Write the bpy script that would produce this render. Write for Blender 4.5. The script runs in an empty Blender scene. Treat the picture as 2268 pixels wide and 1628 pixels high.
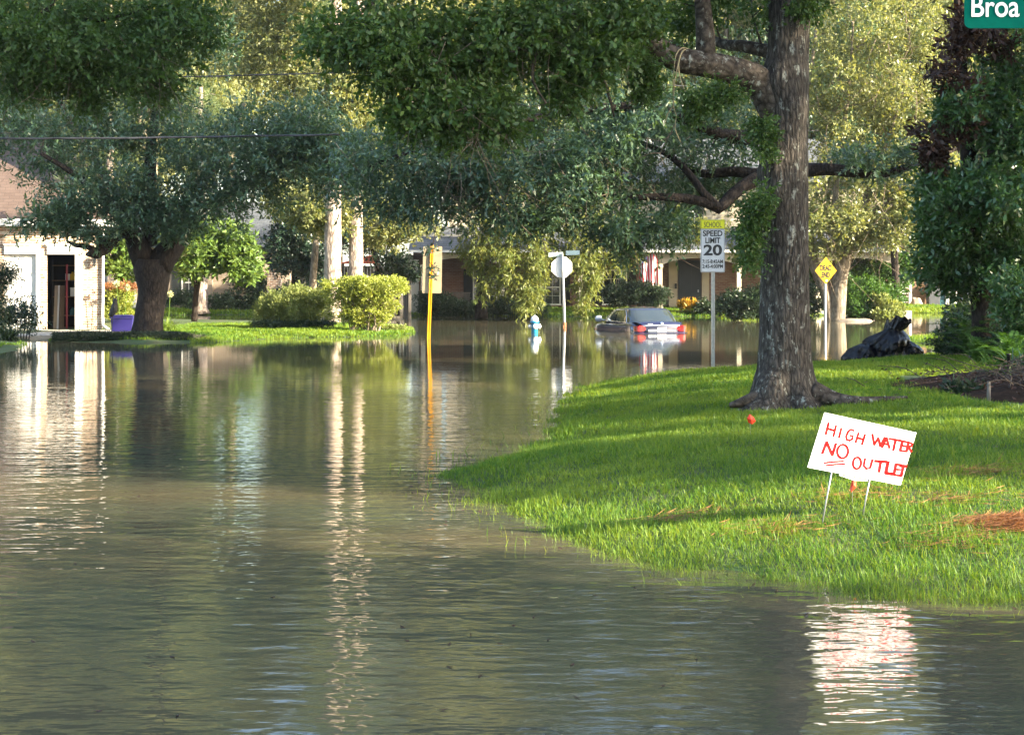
import bpy, math, random
import numpy as np
from mathutils import Vector, Matrix, noise as mnoise

R = math.radians
rng = np.random.default_rng(7)
random.seed(7)
SC = bpy.context.scene
COL = SC.collection

# ------------------------------------------------------------------ camera
CAM_H = 1.78
FPX = 3600.0            # focal length in pixels of a 2268 px wide frame
HOR = 613.0             # horizon row of that frame
cam_d = bpy.data.cameras.new("camera")
cam = bpy.data.objects.new("camera", cam_d)
COL.objects.link(cam)
cam.location = (0, 0, CAM_H)
cam.rotation_euler = (R(90), 0, 0)
cam_d.sensor_width = 36.0
cam_d.lens = 36.0 * FPX / 2268.0
cam_d.shift_y = -(814.0 - HOR) / 2268.0
cam_d.clip_start = 0.1
cam_d.clip_end = 3000
SC.camera = cam

# ------------------------------------------------------------------ light
SUN_AZ = 66.0           # degrees from straight behind the camera towards the right
SUN_EL = 21.0
a, e = R(SUN_AZ), R(SUN_EL)
SUN_DIR = Vector((math.sin(a) * math.cos(e), -math.cos(a) * math.cos(e), math.sin(e)))
world = bpy.data.worlds.new("World")
SC.world = world
world.use_nodes = True
wn = world.node_tree
sky = wn.nodes.new("ShaderNodeTexSky")
sky.sky_type = 'NISHITA'
sky.sun_disc = False
sky.sun_elevation = e
sky.sun_rotation = math.atan2(SUN_DIR.x, SUN_DIR.y)
sky.air_density = 1.0
sky.dust_density = 1.5
sky.ozone_density = 1.0
wn.links.new(sky.outputs[0], wn.nodes["Background"].inputs[0])
wn.nodes["Background"].inputs[1].default_value = 0.115
sun_d = bpy.data.lights.new("sun", 'SUN')
sun_d.energy = 5.0
sun_d.angle = R(0.5)
sun_d.color = (1.0, 0.87, 0.64)
sun = bpy.data.objects.new("sun", sun_d)
COL.objects.link(sun)
sun.rotation_euler = SUN_DIR.to_track_quat('Z', 'Y').to_euler()
sun.location = (30, -20, 40)
SC.view_settings.view_transform = 'Standard'
SC.view_settings.look = 'None'
SC.view_settings.gamma = 1.0
SC.view_settings.exposure = 2.62
SC.cycles.max_bounces = 8
SC.cycles.diffuse_bounces = 3
SC.cycles.glossy_bounces = 3
SC.cycles.transmission_bounces = 5
SC.cycles.transparent_max_bounces = 8
SC.cycles.caustics_reflective = False
SC.cycles.caustics_refractive = False
SC.cycles.sample_clamp_indirect = 6.0


def P(x, y, d):
    """a point seen at column x, row y of the 2268 px frame, d metres away"""
    return Vector(((x - 1134.0) * d / FPX, d, CAM_H - (y - HOR) * d / FPX))


def dw(y, z=0.0):
    """distance of a point of height z seen at row y"""
    return (CAM_H - z) * FPX / (y - HOR)


# ------------------------------------------------------------------ materials
def nt(name):
    m = bpy.data.materials.new(name)
    m.use_nodes = True
    t = m.node_tree
    return m, t, t.nodes, t.links, t.nodes["Principled BSDF"]


def mat(name, c1, c2=None, rough=0.6, scale=4.0, bump=0.0, bscale=None, metal=0.0, spec=0.5, coat=0.0, stretch=(1, 1, 1), detail=4.0, bdist=0.02):
    m, t, n, l, b = nt(name)
    b.inputs["Roughness"].default_value = rough
    b.inputs["Metallic"].default_value = metal
    b.inputs["Specular IOR Level"].default_value = spec
    b.inputs["Coat Weight"].default_value = coat
    tc = n.new("ShaderNodeTexCoord")
    mp = n.new("ShaderNodeMapping")
    mp.inputs["Scale"].default_value = stretch
    l.new(tc.outputs["Object"], mp.inputs[0])
    nz = n.new("ShaderNodeTexNoise")
    nz.inputs["Scale"].default_value = scale
    nz.inputs["Detail"].default_value = detail
    l.new(mp.outputs[0], nz.inputs["Vector"])
    if c2 is None:
        c2 = tuple(v * 0.78 for v in c1)
    mr = n.new("ShaderNodeMapRange")
    mr.inputs[1].default_value = 0.32
    mr.inputs[2].default_value = 0.68
    l.new(nz.outputs[0], mr.inputs[0])
    mx = n.new("ShaderNodeMix")
    mx.data_type = 'RGBA'
    mx.inputs[6].default_value = (*c1, 1)
    mx.inputs[7].default_value = (*c2, 1)
    l.new(mr.outputs[0], mx.inputs[0])
    l.new(mx.outputs[2], b.inputs["Base Color"])
    if bump > 0:
        n2 = n.new("ShaderNodeTexNoise")
        n2.inputs["Scale"].default_value = bscale or scale * 4
        n2.inputs["Detail"].default_value = 5
        l.new(mp.outputs[0], n2.inputs["Vector"])
        bp = n.new("ShaderNodeBump")
        bp.inputs["Strength"].default_value = bump
        bp.inputs["Distance"].default_value = bdist
        l.new(n2.outputs[0], bp.inputs["Height"])
        l.new(bp.outputs[0], b.inputs["Normal"])
    return m


def leaf_mat(name, c1, c2, trans=0.35, rough=0.42, spec=0.5, tcol=None):
    m, t, n, l, b = nt(name)
    at = n.new("ShaderNodeAttribute")
    at.attribute_name = "tint"
    mx = n.new("ShaderNodeMix")
    mx.data_type = 'RGBA'
    mx.inputs[6].default_value = (*c1, 1)
    mx.inputs[7].default_value = (*c2, 1)
    l.new(at.outputs["Fac"], mx.inputs[0])
    l.new(mx.outputs[2], b.inputs["Base Color"])
    b.inputs["Roughness"].default_value = rough
    b.inputs["Specular IOR Level"].default_value = spec
    tr = n.new("ShaderNodeBsdfTranslucent")
    hs = n.new("ShaderNodeMix")
    hs.data_type = 'RGBA'
    hs.blend_type = 'MULTIPLY'
    hs.inputs[0].default_value = 1.0
    tcol = tcol or (2.1, 1.9, 0.7)
    hs.inputs[7].default_value = (*tcol, 1)
    l.new(mx.outputs[2], hs.inputs[6])
    l.new(hs.outputs[2], tr.inputs[0])
    ms = n.new("ShaderNodeMixShader")
    ms.inputs[0].default_value = trans
    l.new(b.outputs[0], ms.inputs[1])
    l.new(tr.outputs[0], ms.inputs[2])
    l.new(ms.outputs[0], n["Material Output"].inputs[0])
    return m


def bark_mat(name, c1, c2, lichen=None, vs=(9, 9, 1.6), bump=0.9, lich_lo=0.56, dist=0.03):
    m, t, n, l, b = nt(name)
    b.inputs["Roughness"].default_value = 0.9
    b.inputs["Specular IOR Level"].default_value = 0.2
    tc = n.new("ShaderNodeTexCoord")
    mp = n.new("ShaderNodeMapping")
    mp.inputs["Scale"].default_value = vs
    l.new(tc.outputs["Object"], mp.inputs[0])
    nz = n.new("ShaderNodeTexNoise")
    nz.inputs["Scale"].default_value = 1.6
    nz.inputs["Detail"].default_value = 8
    nz.inputs["Roughness"].default_value = 0.65
    l.new(mp.outputs[0], nz.inputs["Vector"])
    vo = n.new("ShaderNodeTexVoronoi")
    vo.feature = 'DISTANCE_TO_EDGE'
    vo.inputs["Scale"].default_value = 2.2
    wrp = n.new("ShaderNodeMix")
    wrp.data_type = 'VECTOR'
    wrp.inputs[0].default_value = 0.25
    l.new(mp.outputs[0], wrp.inputs[4])
    l.new(nz.outputs["Color"], wrp.inputs[5])
    l.new(wrp.outputs[1], vo.inputs["Vector"])
    ad = n.new("ShaderNodeMath")
    ad.operation = 'MULTIPLY_ADD'
    l.new(vo.outputs["Distance"], ad.inputs[0])
    ad.inputs[1].default_value = 0.9
    l.new(nz.outputs[0], ad.inputs[2])
    mr = n.new("ShaderNodeMapRange")
    mr.inputs[1].default_value = 0.42
    mr.inputs[2].default_value = 0.82
    l.new(ad.outputs[0], mr.inputs[0])
    mx = n.new("ShaderNodeMix")
    mx.data_type = 'RGBA'
    mx.inputs[6].default_value = (*c1, 1)
    mx.inputs[7].default_value = (*c2, 1)
    l.new(mr.outputs[0], mx.inputs[0])
    col = mx.outputs[2]
    if lichen:
        n2 = n.new("ShaderNodeTexNoise")
        n2.inputs["Scale"].default_value = 9
        n2.inputs["Detail"].default_value = 9
        n2.inputs["Roughness"].default_value = 0.72
        ml = n.new("ShaderNodeMapping")
        ml.inputs["Scale"].default_value = (1.5, 1.5, 0.8)
        l.new(tc.outputs["Object"], ml.inputs[0])
        l.new(ml.outputs[0], n2.inputs["Vector"])
        r2 = n.new("ShaderNodeMapRange")
        r2.inputs[1].default_value = lich_lo
        r2.inputs[2].default_value = lich_lo + 0.07
        l.new(n2.outputs[0], r2.inputs[0])
        m2 = n.new("ShaderNodeMix")
        m2.data_type = 'RGBA'
        l.new(r2.outputs[0], m2.inputs[0])
        l.new(col, m2.inputs[6])
        m2.inputs[7].default_value = (*lichen, 1)
        col = m2.outputs[2]
    l.new(col, b.inputs["Base Color"])
    bp = n.new("ShaderNodeBump")
    bp.inputs["Strength"].default_value = bump
    bp.inputs["Distance"].default_value = dist
    l.new(ad.outputs[0], bp.inputs["Height"])
    l.new(bp.outputs[0], b.inputs["Normal"])
    return m


def brick_mat(name, c1, c2, mortar, paint=None, paint_lo=0.5):
    m, t, n, l, b = nt(name)
    b.inputs["Roughness"].default_value = 0.85
    tc = n.new("ShaderNodeTexCoord")
    sp = n.new("ShaderNodeSeparateXYZ")
    l.new(tc.outputs["Object"], sp.inputs[0])
    sm = n.new("ShaderNodeMath")
    l.new(sp.outputs[0], sm.inputs[0])
    l.new(sp.outputs[1], sm.inputs[1])
    cb = n.new("ShaderNodeCombineXYZ")
    l.new(sm.outputs[0], cb.inputs[0])
    l.new(sp.outputs[2], cb.inputs[1])
    br = n.new("ShaderNodeTexBrick")
    br.inputs["Scale"].default_value = 1.0
    br.inputs["Brick Width"].default_value = 0.22
    br.inputs["Row Height"].default_value = 0.077
    br.inputs["Mortar Size"].default_value = 0.010
    br.inputs["Bias"].default_value = 0.0
    br.inputs["Color1"].default_value = (*c1, 1)
    br.inputs["Color2"].default_value = (*c2, 1)
    br.inputs["Mortar"].default_value = (*mortar, 1)
    l.new(cb.outputs[0], br.inputs["Vector"])
    nz = n.new("ShaderNodeTexNoise")
    nz.inputs["Scale"].default_value = 5
    nz.inputs["Detail"].default_value = 6
    l.new(tc.outputs["Object"], nz.inputs["Vector"])
    col = br.outputs["Color"]
    if paint:
        r2 = n.new("ShaderNodeMapRange")
        r2.inputs[1].default_value = paint_lo
        r2.inputs[2].default_value = paint_lo + 0.12
        l.new(nz.outputs[0], r2.inputs[0])
        m2 = n.new("ShaderNodeMix")
        m2.data_type = 'RGBA'
        l.new(r2.outputs[0], m2.inputs[0])
        l.new(col, m2.inputs[6])
        m2.inputs[7].default_value = (*paint, 1)
        col = m2.outputs[2]
    l.new(col, b.inputs["Base Color"])
    bp = n.new("ShaderNodeBump")
    bp.inputs["Strength"].default_value = 0.6
    bp.inputs["Distance"].default_value = 0.01
    bp.invert = True
    l.new(br.outputs["Fac"], bp.inputs["Height"])
    l.new(bp.outputs[0], b.inputs["Normal"])
    return m


def rows_mat(name, c1, c2, row=0.15, width=0.3, gap=0.012, axis='z', rough=0.8, gapc=None):
    """shingles, lap siding or fence boards: a brick pattern of long rows"""
    m, t, n, l, b = nt(name)
    b.inputs["Roughness"].default_value = rough
    tc = n.new("ShaderNodeTexCoord")
    sp = n.new("ShaderNodeSeparateXYZ")
    l.new(tc.outputs["Object"], sp.inputs[0])
    cb = n.new("ShaderNodeCombineXYZ")
    if axis == 'z':      # rows stacked upwards
        l.new(sp.outputs[0], cb.inputs[0])
        l.new(sp.outputs[2], cb.inputs[1])
    else:                # boards side by side along x
        l.new(sp.outputs[2], cb.inputs[0])
        l.new(sp.outputs[0], cb.inputs[1])
    br = n.new("ShaderNodeTexBrick")
    br.inputs["Scale"].default_value = 1.0
    br.inputs["Brick Width"].default_value = width
    br.inputs["Row Height"].default_value = row
    br.inputs["Mortar Size"].default_value = gap
    br.inputs["Color1"].default_value = (*c1, 1)
    br.inputs["Color2"].default_value = (*c2, 1)
    g = gapc or tuple(v * 0.35 for v in c1)
    br.inputs["Mortar"].default_value = (*g, 1)
    l.new(cb.outputs[0], br.inputs["Vector"])
    nz = n.new("ShaderNodeTexNoise")
    nz.inputs["Scale"].default_value = 3
    nz.inputs["Detail"].default_value = 6
    l.new(tc.outputs["Object"], nz.inputs["Vector"])
    mx = n.new("ShaderNodeMix")
    mx.data_type = 'RGBA'
    mx.blend_type = 'MULTIPLY'
    mr = n.new("ShaderNodeMapRange")
    mr.inputs[3].default_value = 0.65
    mr.inputs[4].default_value = 1.2
    l.new(nz.outputs[0], mr.inputs[0])
    mx.inputs[0].default_value = 1
    l.new(br.outputs["Color"], mx.inputs[6])
    l.new(mr.outputs[0], mx.inputs[7])
    l.new(mx.outputs[2], b.inputs["Base Color"])
    bp = n.new("ShaderNodeBump")
    bp.inputs["Strength"].default_value = 0.5
    bp.inputs["Distance"].default_value = 0.01
    bp.invert = True
    l.new(br.outputs["Fac"], bp.inputs["Height"])
    l.new(bp.outputs[0], b.inputs["Normal"])
    return m


M = {}
M['white'] = mat("white_paint", (0.78, 0.77, 0.74), (0.70, 0.69, 0.66), 0.5, 2.5, 0.1)
M['cream'] = mat("cream_paint", (0.55, 0.50, 0.40), (0.47, 0.42, 0.33), 0.6, 2)
M['tan'] = mat("tan_paint", (0.42, 0.36, 0.28), (0.35, 0.30, 0.23), 0.6, 2)
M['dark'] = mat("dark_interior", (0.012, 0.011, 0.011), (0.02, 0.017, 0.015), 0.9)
M['shutter'] = rows_mat("shutter_green", (0.012, 0.018, 0.02), (0.014, 0.02, 0.022), 0.05, 5.0, 0.008)
M['door'] = mat("dark_door", (0.012, 0.016, 0.022), (0.016, 0.02, 0.026), 0.45, 3)
M['glass'] = mat("window_glass", (0.02, 0.025, 0.03), (0.04, 0.045, 0.05), 0.04, 1.2, spec=0.9)
M['metal'] = mat("galvanised_metal", (0.42, 0.43, 0.44), (0.30, 0.31, 0.32), 0.4, 20, metal=0.7)
M['alu'] = mat("tan_lit_aluminium", (0.38, 0.31, 0.21), (0.33, 0.27, 0.18), 0.45, 6, metal=0.3)  # tan of the light on the sign back put into metal colour
M['alu_matte'] = mat("weathered_aluminium", (0.74, 0.74, 0.73), (0.66, 0.66, 0.65), 0.5, 9, metal=0.15)
M['yellow'] = mat("yellow_paint", (0.80, 0.44, 0.012), (0.72, 0.36, 0.01), 0.42, 8)
M['signyellow'] = mat("sign_yellow", (0.75, 0.47, 0.01), (0.70, 0.43, 0.012), 0.4, 12)
M['schoolyellow'] = mat("school_yellow", (0.75, 0.72, 0.0), (0.7, 0.66, 0.0), 0.4, 12)
M['signwhite'] = mat("sign_white", (0.62, 0.62, 0.64), (0.56, 0.56, 0.58), 0.35, 14)
M['black'] = mat("black_lettering", (0.012, 0.012, 0.014), (0.016, 0.016, 0.018), 0.5)
M['signgreen'] = mat("sign_green", (0.0, 0.105, 0.075), (0.0, 0.095, 0.068), 0.6, 30, spec=0.03)
M['letterwhite'] = mat("reflective_white", (0.85, 0.86, 0.86), (0.8, 0.81, 0.81), 0.35, 40)
M['board'] = mat("white_board", (0.66, 0.66, 0.68), (0.62, 0.62, 0.65), 0.5, 3, spec=0.1)
M['redpaint'] = mat("red_marker_paint", (0.42, 0.004, 0.006), (0.50, 0.016, 0.014), 0.8, 30, spec=0.02)
M['orange'] = mat("orange_flag", (0.75, 0.045, 0.006), (0.60, 0.03, 0.004), 0.5, 10)
M['wire'] = mat("thin_wire", (0.35, 0.36, 0.36), (0.28, 0.28, 0.28), 0.4, 10, metal=0.6)
M['cable'] = mat("black_cable", (0.015, 0.016, 0.02), (0.02, 0.02, 0.025), 0.5, 8)
M['rope'] = mat("tan_rope", (0.50, 0.42, 0.25), (0.36, 0.29, 0.16), 0.9, 40, 0.5)
M['hydblue'] = mat("hydrant_blue", (0.02, 0.22, 0.42), (0.015, 0.18, 0.36), 0.4, 14, 0.15)
M['concrete'] = mat("concrete", (0.42, 0.39, 0.34), (0.33, 0.30, 0.26), 0.9, 3, 0.4)
M['soil'] = mat("mulch", (0.018, 0.011, 0.008), (0.045, 0.027, 0.018), 0.95, 14, 1.0, 40, spec=0.05)
M['stone'] = mat("pale_stone", (0.30, 0.245, 0.185), (0.22, 0.18, 0.14), 0.9, 4, 0.5)
M['bin'] = mat("bin_grey", (0.08, 0.085, 0.10), (0.065, 0.07, 0.085), 0.5, 4)
M['tote'] = mat("indigo_plastic", (0.026, 0.02, 0.14), (0.022, 0.017, 0.115), 0.3, 3)
M['carpaint'] = mat("navy_car_paint", (0.018, 0.021, 0.060), (0.015, 0.018, 0.052), 0.2, 2, spec=0.6, coat=0.7, metal=0.3)
M['chrome'] = mat("chrome", (0.8, 0.8, 0.82), (0.75, 0.75, 0.78), 0.1, 3, metal=1.0)
M['tail'] = mat("red_lens", (0.28, 0.004, 0.012), (0.24, 0.003, 0.010), 0.15, 6, coat=0.6)
M['plate'] = mat("plate_white", (0.42, 0.43, 0.46), (0.38, 0.39, 0.43), 0.4, 30)
M['carglass'] = mat("car_glass", (0.02, 0.028, 0.028), (0.03, 0.038, 0.036), 0.03, 2, spec=0.9, coat=1.0)
M['mirror'] = mat("mirror_shell", (0.35, 0.40, 0.48), (0.3, 0.35, 0.42), 0.15, 3, coat=1.0)
M['bag'] = mat("black_plastic_bag", (0.004, 0.004, 0.007), (0.006, 0.006, 0.010), 0.26, 5, 0.9, 16, spec=0.32, bdist=0.03)
M['brown'] = mat("brown_wood", (0.20, 0.12, 0.06), (0.13, 0.075, 0.04), 0.7, 4, stretch=(12, 12, 0.8))
M['greywood'] = mat("weathered_wood", (0.16, 0.14, 0.12), (0.10, 0.09, 0.08), 0.85, 4, stretch=(6, 6, 1))
M['flagred'] = mat("flag_red", (0.42, 0.02, 0.03), (0.36, 0.015, 0.025), 0.8, 10)
M['flagwhite'] = mat("flag_white", (0.62, 0.60, 0.60), (0.55, 0.53, 0.53), 0.8, 10)
M['flagblue'] = mat("flag_blue", (0.02, 0.03, 0.12), (0.02, 0.025, 0.1), 0.8, 10)
M['owl'] = mat("owl_dark", (0.025, 0.022, 0.02), (0.06, 0.055, 0.05), 0.7, 14)
M['orangeroof'] = mat("orange_red_plastic", (0.60, 0.13, 0.06), (0.5, 0.1, 0.05), 0.6, 3)
M['redpole'] = mat("red_pole", (0.28, 0.015, 0.02), (0.22, 0.012, 0.016), 0.5, 6)
M['teal'] = mat("teal_plastic", (0.03, 0.14, 0.16), (0.025, 0.11, 0.13), 0.5, 6)
M['brick_pale'] = brick_mat("whitewashed_brick", (0.26, 0.14, 0.08), (0.40, 0.28, 0.18), (0.62, 0.56, 0.48), (0.66, 0.60, 0.52), 0.56)
M['brick_dark'] = brick_mat("red_brown_brick", (0.13, 0.055, 0.038), (0.19, 0.11, 0.08), (0.17, 0.14, 0.12), None)
M['brick_tan'] = brick_mat("tan_brick", (0.26, 0.19, 0.13), (0.33, 0.27, 0.20), (0.3, 0.27, 0.23), None)
M['shingle'] = rows_mat("brown_shingle", (0.085, 0.055, 0.042), (0.105, 0.070, 0.055), 0.10, 0.3, 0.006, gapc=(0.06, 0.04, 0.03))
M['shingle_grey'] = rows_mat("grey_shingle", (0.075, 0.085, 0.10), (0.11, 0.12, 0.135), 0.10, 0.3, 0.008)
M['siding'] = rows_mat("beige_siding", (0.45, 0.40, 0.30), (0.46, 0.41, 0.31), 0.17, 30.0, 0.010, gapc=(0.22, 0.19, 0.14))
M['whitesiding'] = rows_mat("white_siding", (0.6, 0.6, 0.58), (0.62, 0.62, 0.6), 0.15, 30.0, 0.010, gapc=(0.3, 0.3, 0.3))
M['fence'] = rows_mat("fence_boards", (0.30, 0.24, 0.20), (0.22, 0.17, 0.14), 0.14, 40.0, 0.008, axis='x')

L_ = {}
L_['oak'] = leaf_mat("leaf_live_oak", (0.034, 0.078, 0.045), (0.110, 0.178, 0.098), 0.26, 0.33, 0.6, (2.0, 1.9, 0.6))
L_['front'] = leaf_mat("leaf_water_oak", (0.034, 0.078, 0.018), (0.074, 0.135, 0.032), 0.32, 0.45, 0.4)
L_['lit'] = leaf_mat("leaf_sunlit_tint", (0.055, 0.095, 0.030), (0.300, 0.300, 0.125), 0.40, 0.42, 0.5, (1.6, 1.5, 0.6))  # tint runs shaded green to sunlit pale: light put into leaf colour
L_['far'] = leaf_mat("leaf_far_tree", (0.120, 0.155, 0.060), (0.320, 0.325, 0.160), 0.42, 0.55, 0.3, (1.6, 1.5, 0.6))  # paler than real leaves: sunlight and glare put into the colour
L_['ash'] = leaf_mat("leaf_ash", (0.075, 0.125, 0.030), (0.205, 0.215, 0.050), 0.38, 0.45, 0.4, (1.7, 1.5, 0.6))
L_['magnolia'] = leaf_mat("leaf_magnolia", (0.030, 0.082, 0.024), (0.075, 0.150, 0.040), 0.24, 0.33, 0.6)
L_['dead'] = leaf_mat("leaf_dead_brown", (0.030, 0.014, 0.009), (0.075, 0.036, 0.022), 0.10, 0.5, 0.3, (1.8, 1.2, 0.8))
L_['loquat'] = leaf_mat("leaf_loquat", (0.060, 0.120, 0.025), (0.140, 0.210, 0.055), 0.30, 0.35, 0.5)
L_['holly'] = leaf_mat("leaf_holly", (0.014, 0.036, 0.022), (0.034, 0.068, 0.040), 0.12, 0.35, 0.6)
L_['hedge'] = leaf_mat("leaf_clipped_shrub", (0.170, 0.230, 0.030), (0.330, 0.350, 0.080), 0.36, 0.42, 0.45, (1.5, 1.4, 0.6))
L_['azalea'] = leaf_mat("leaf_azalea", (0.130, 0.180, 0.045), (0.260, 0.285, 0.100), 0.34, 0.5, 0.35, (1.5, 1.4, 0.6))
L_['red'] = leaf_mat("leaf_reddish_hedge", (0.150, 0.110, 0.040), (0.300, 0.110, 0.070), 0.35, 0.5, 0.35)
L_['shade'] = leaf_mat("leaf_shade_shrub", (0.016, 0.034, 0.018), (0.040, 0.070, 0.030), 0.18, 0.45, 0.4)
L_['fern'] = leaf_mat("leaf_fern", (0.030, 0.080, 0.016), (0.070, 0.150, 0.028), 0.30, 0.5, 0.3)
L_['strap'] = leaf_mat("leaf_agapanthus", (0.120, 0.200, 0.035), (0.220, 0.300, 0.070), 0.30, 0.4, 0.4)
L_['croton'] = leaf_mat("leaf_croton", (0.35, 0.20, 0.02), (0.55, 0.33, 0.03), 0.25, 0.5, 0.3, (1.2, 1.1, 0.6))
L_['grass'] = leaf_mat("grass_blade", (0.042, 0.135, 0.014), (0.205, 0.295, 0.040), 0.45, 0.5, 0.3, (2.0, 1.5, 0.5))
L_['straw'] = leaf_mat("pine_straw_needle", (0.22, 0.09, 0.035), (0.36, 0.17, 0.07), 0.1, 0.6, 0.3)
L_['needle'] = leaf_mat("leaf_pine", (0.060, 0.100, 0.035), (0.120, 0.160, 0.055), 0.2, 0.5, 0.4)
L_['flower'] = leaf_mat("flower_pale", (0.55, 0.55, 0.32), (0.65, 0.62, 0.36), 0.3, 0.6, 0.3, (1.1, 1.1, 0.9))

B_ = {}
B_['front'] = bark_mat("bark_front_oak", (0.021, 0.018, 0.015), (0.098, 0.084, 0.072), (0.27, 0.28, 0.245), (15, 15, 3.6), 1.0, 0.56, 0.05)
B_['limb'] = bark_mat("bark_oak_limb", (0.024, 0.019, 0.014), (0.105, 0.085, 0.068), (0.27, 0.28, 0.245), (6, 6, 6), 0.8, 0.565)
B_['oak'] = bark_mat("bark_live_oak", (0.011, 0.008, 0.007), (0.040, 0.031, 0.025), None, (8, 8, 3.0), 1.0)
B_['pine'] = bark_mat("bark_pine", (0.15, 0.11, 0.09), (0.46, 0.39, 0.33), None, (7, 7, 2.0), 1.0)
B_['pale'] = bark_mat("bark_pale", (0.10, 0.080, 0.058), (0.25, 0.21, 0.16), (0.34, 0.31, 0.25), (6, 6, 1.8), 0.6, 0.60)
B_['darktwig'] = bark_mat("bark_fallen_twig", (0.035, 0.026, 0.02), (0.10, 0.08, 0.062), None, (14, 14, 14), 0.5)
B_['twig'] = bark_mat("bark_twig", (0.10, 0.075, 0.055), (0.24, 0.19, 0.14), None, (14, 14, 4), 0.5)


# ------------------------------------------------------------------ object helpers
def tag(o, label=None, cat=None, group=None, kind=None):
    if label: o["label"] = label
    if cat: o["category"] = cat
    if group: o["group"] = group
    if kind: o["kind"] = kind
    return o


def thing(name, label, cat, loc, group=None, rz=0.0):
    o = bpy.data.objects.new(name, None)
    COL.objects.link(o)
    o.location = loc
    o.rotation_euler = (0, 0, rz)
    o.empty_display_size = 0.2
    return tag(o, label, cat, group)


def copy_tree(o, parent=None):
    c = o.copy()
    COL.objects.link(c)
    if parent is not None:
        c.parent = parent
    for ch in o.children:
        copy_tree(ch, c)
    return c


def catmull(pts, step):
    """resample a polyline of tuples smoothly"""
    p = np.array(pts, float)
    if len(p) < 3:
        n = max(2, int(np.linalg.norm(p[-1][:3] - p[0][:3]) / step) + 1)
        return np.array([p[0] + (p[-1] - p[0]) * t for t in np.linspace(0, 1, n)])
    q = np.vstack([2 * p[0] - p[1], p, 2 * p[-1] - p[-2]])
    out = []
    for i in range(1, len(q) - 2):
        n = max(1, int(np.linalg.norm(q[i + 1][:3] - q[i][:3]) / step))
        for k in range(n):
            t = k / n
            out.append(0.5 * ((2 * q[i]) + (-q[i - 1] + q[i + 1]) * t + (2 * q[i - 1] - 5 * q[i] + 4 * q[i + 1] - q[i + 2]) * t * t
                              + (-q[i - 1] + 3 * q[i] - 3 * q[i + 1] + q[i + 2]) * t ** 3))
    out.append(p[-1])
    return np.array(out)


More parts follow.
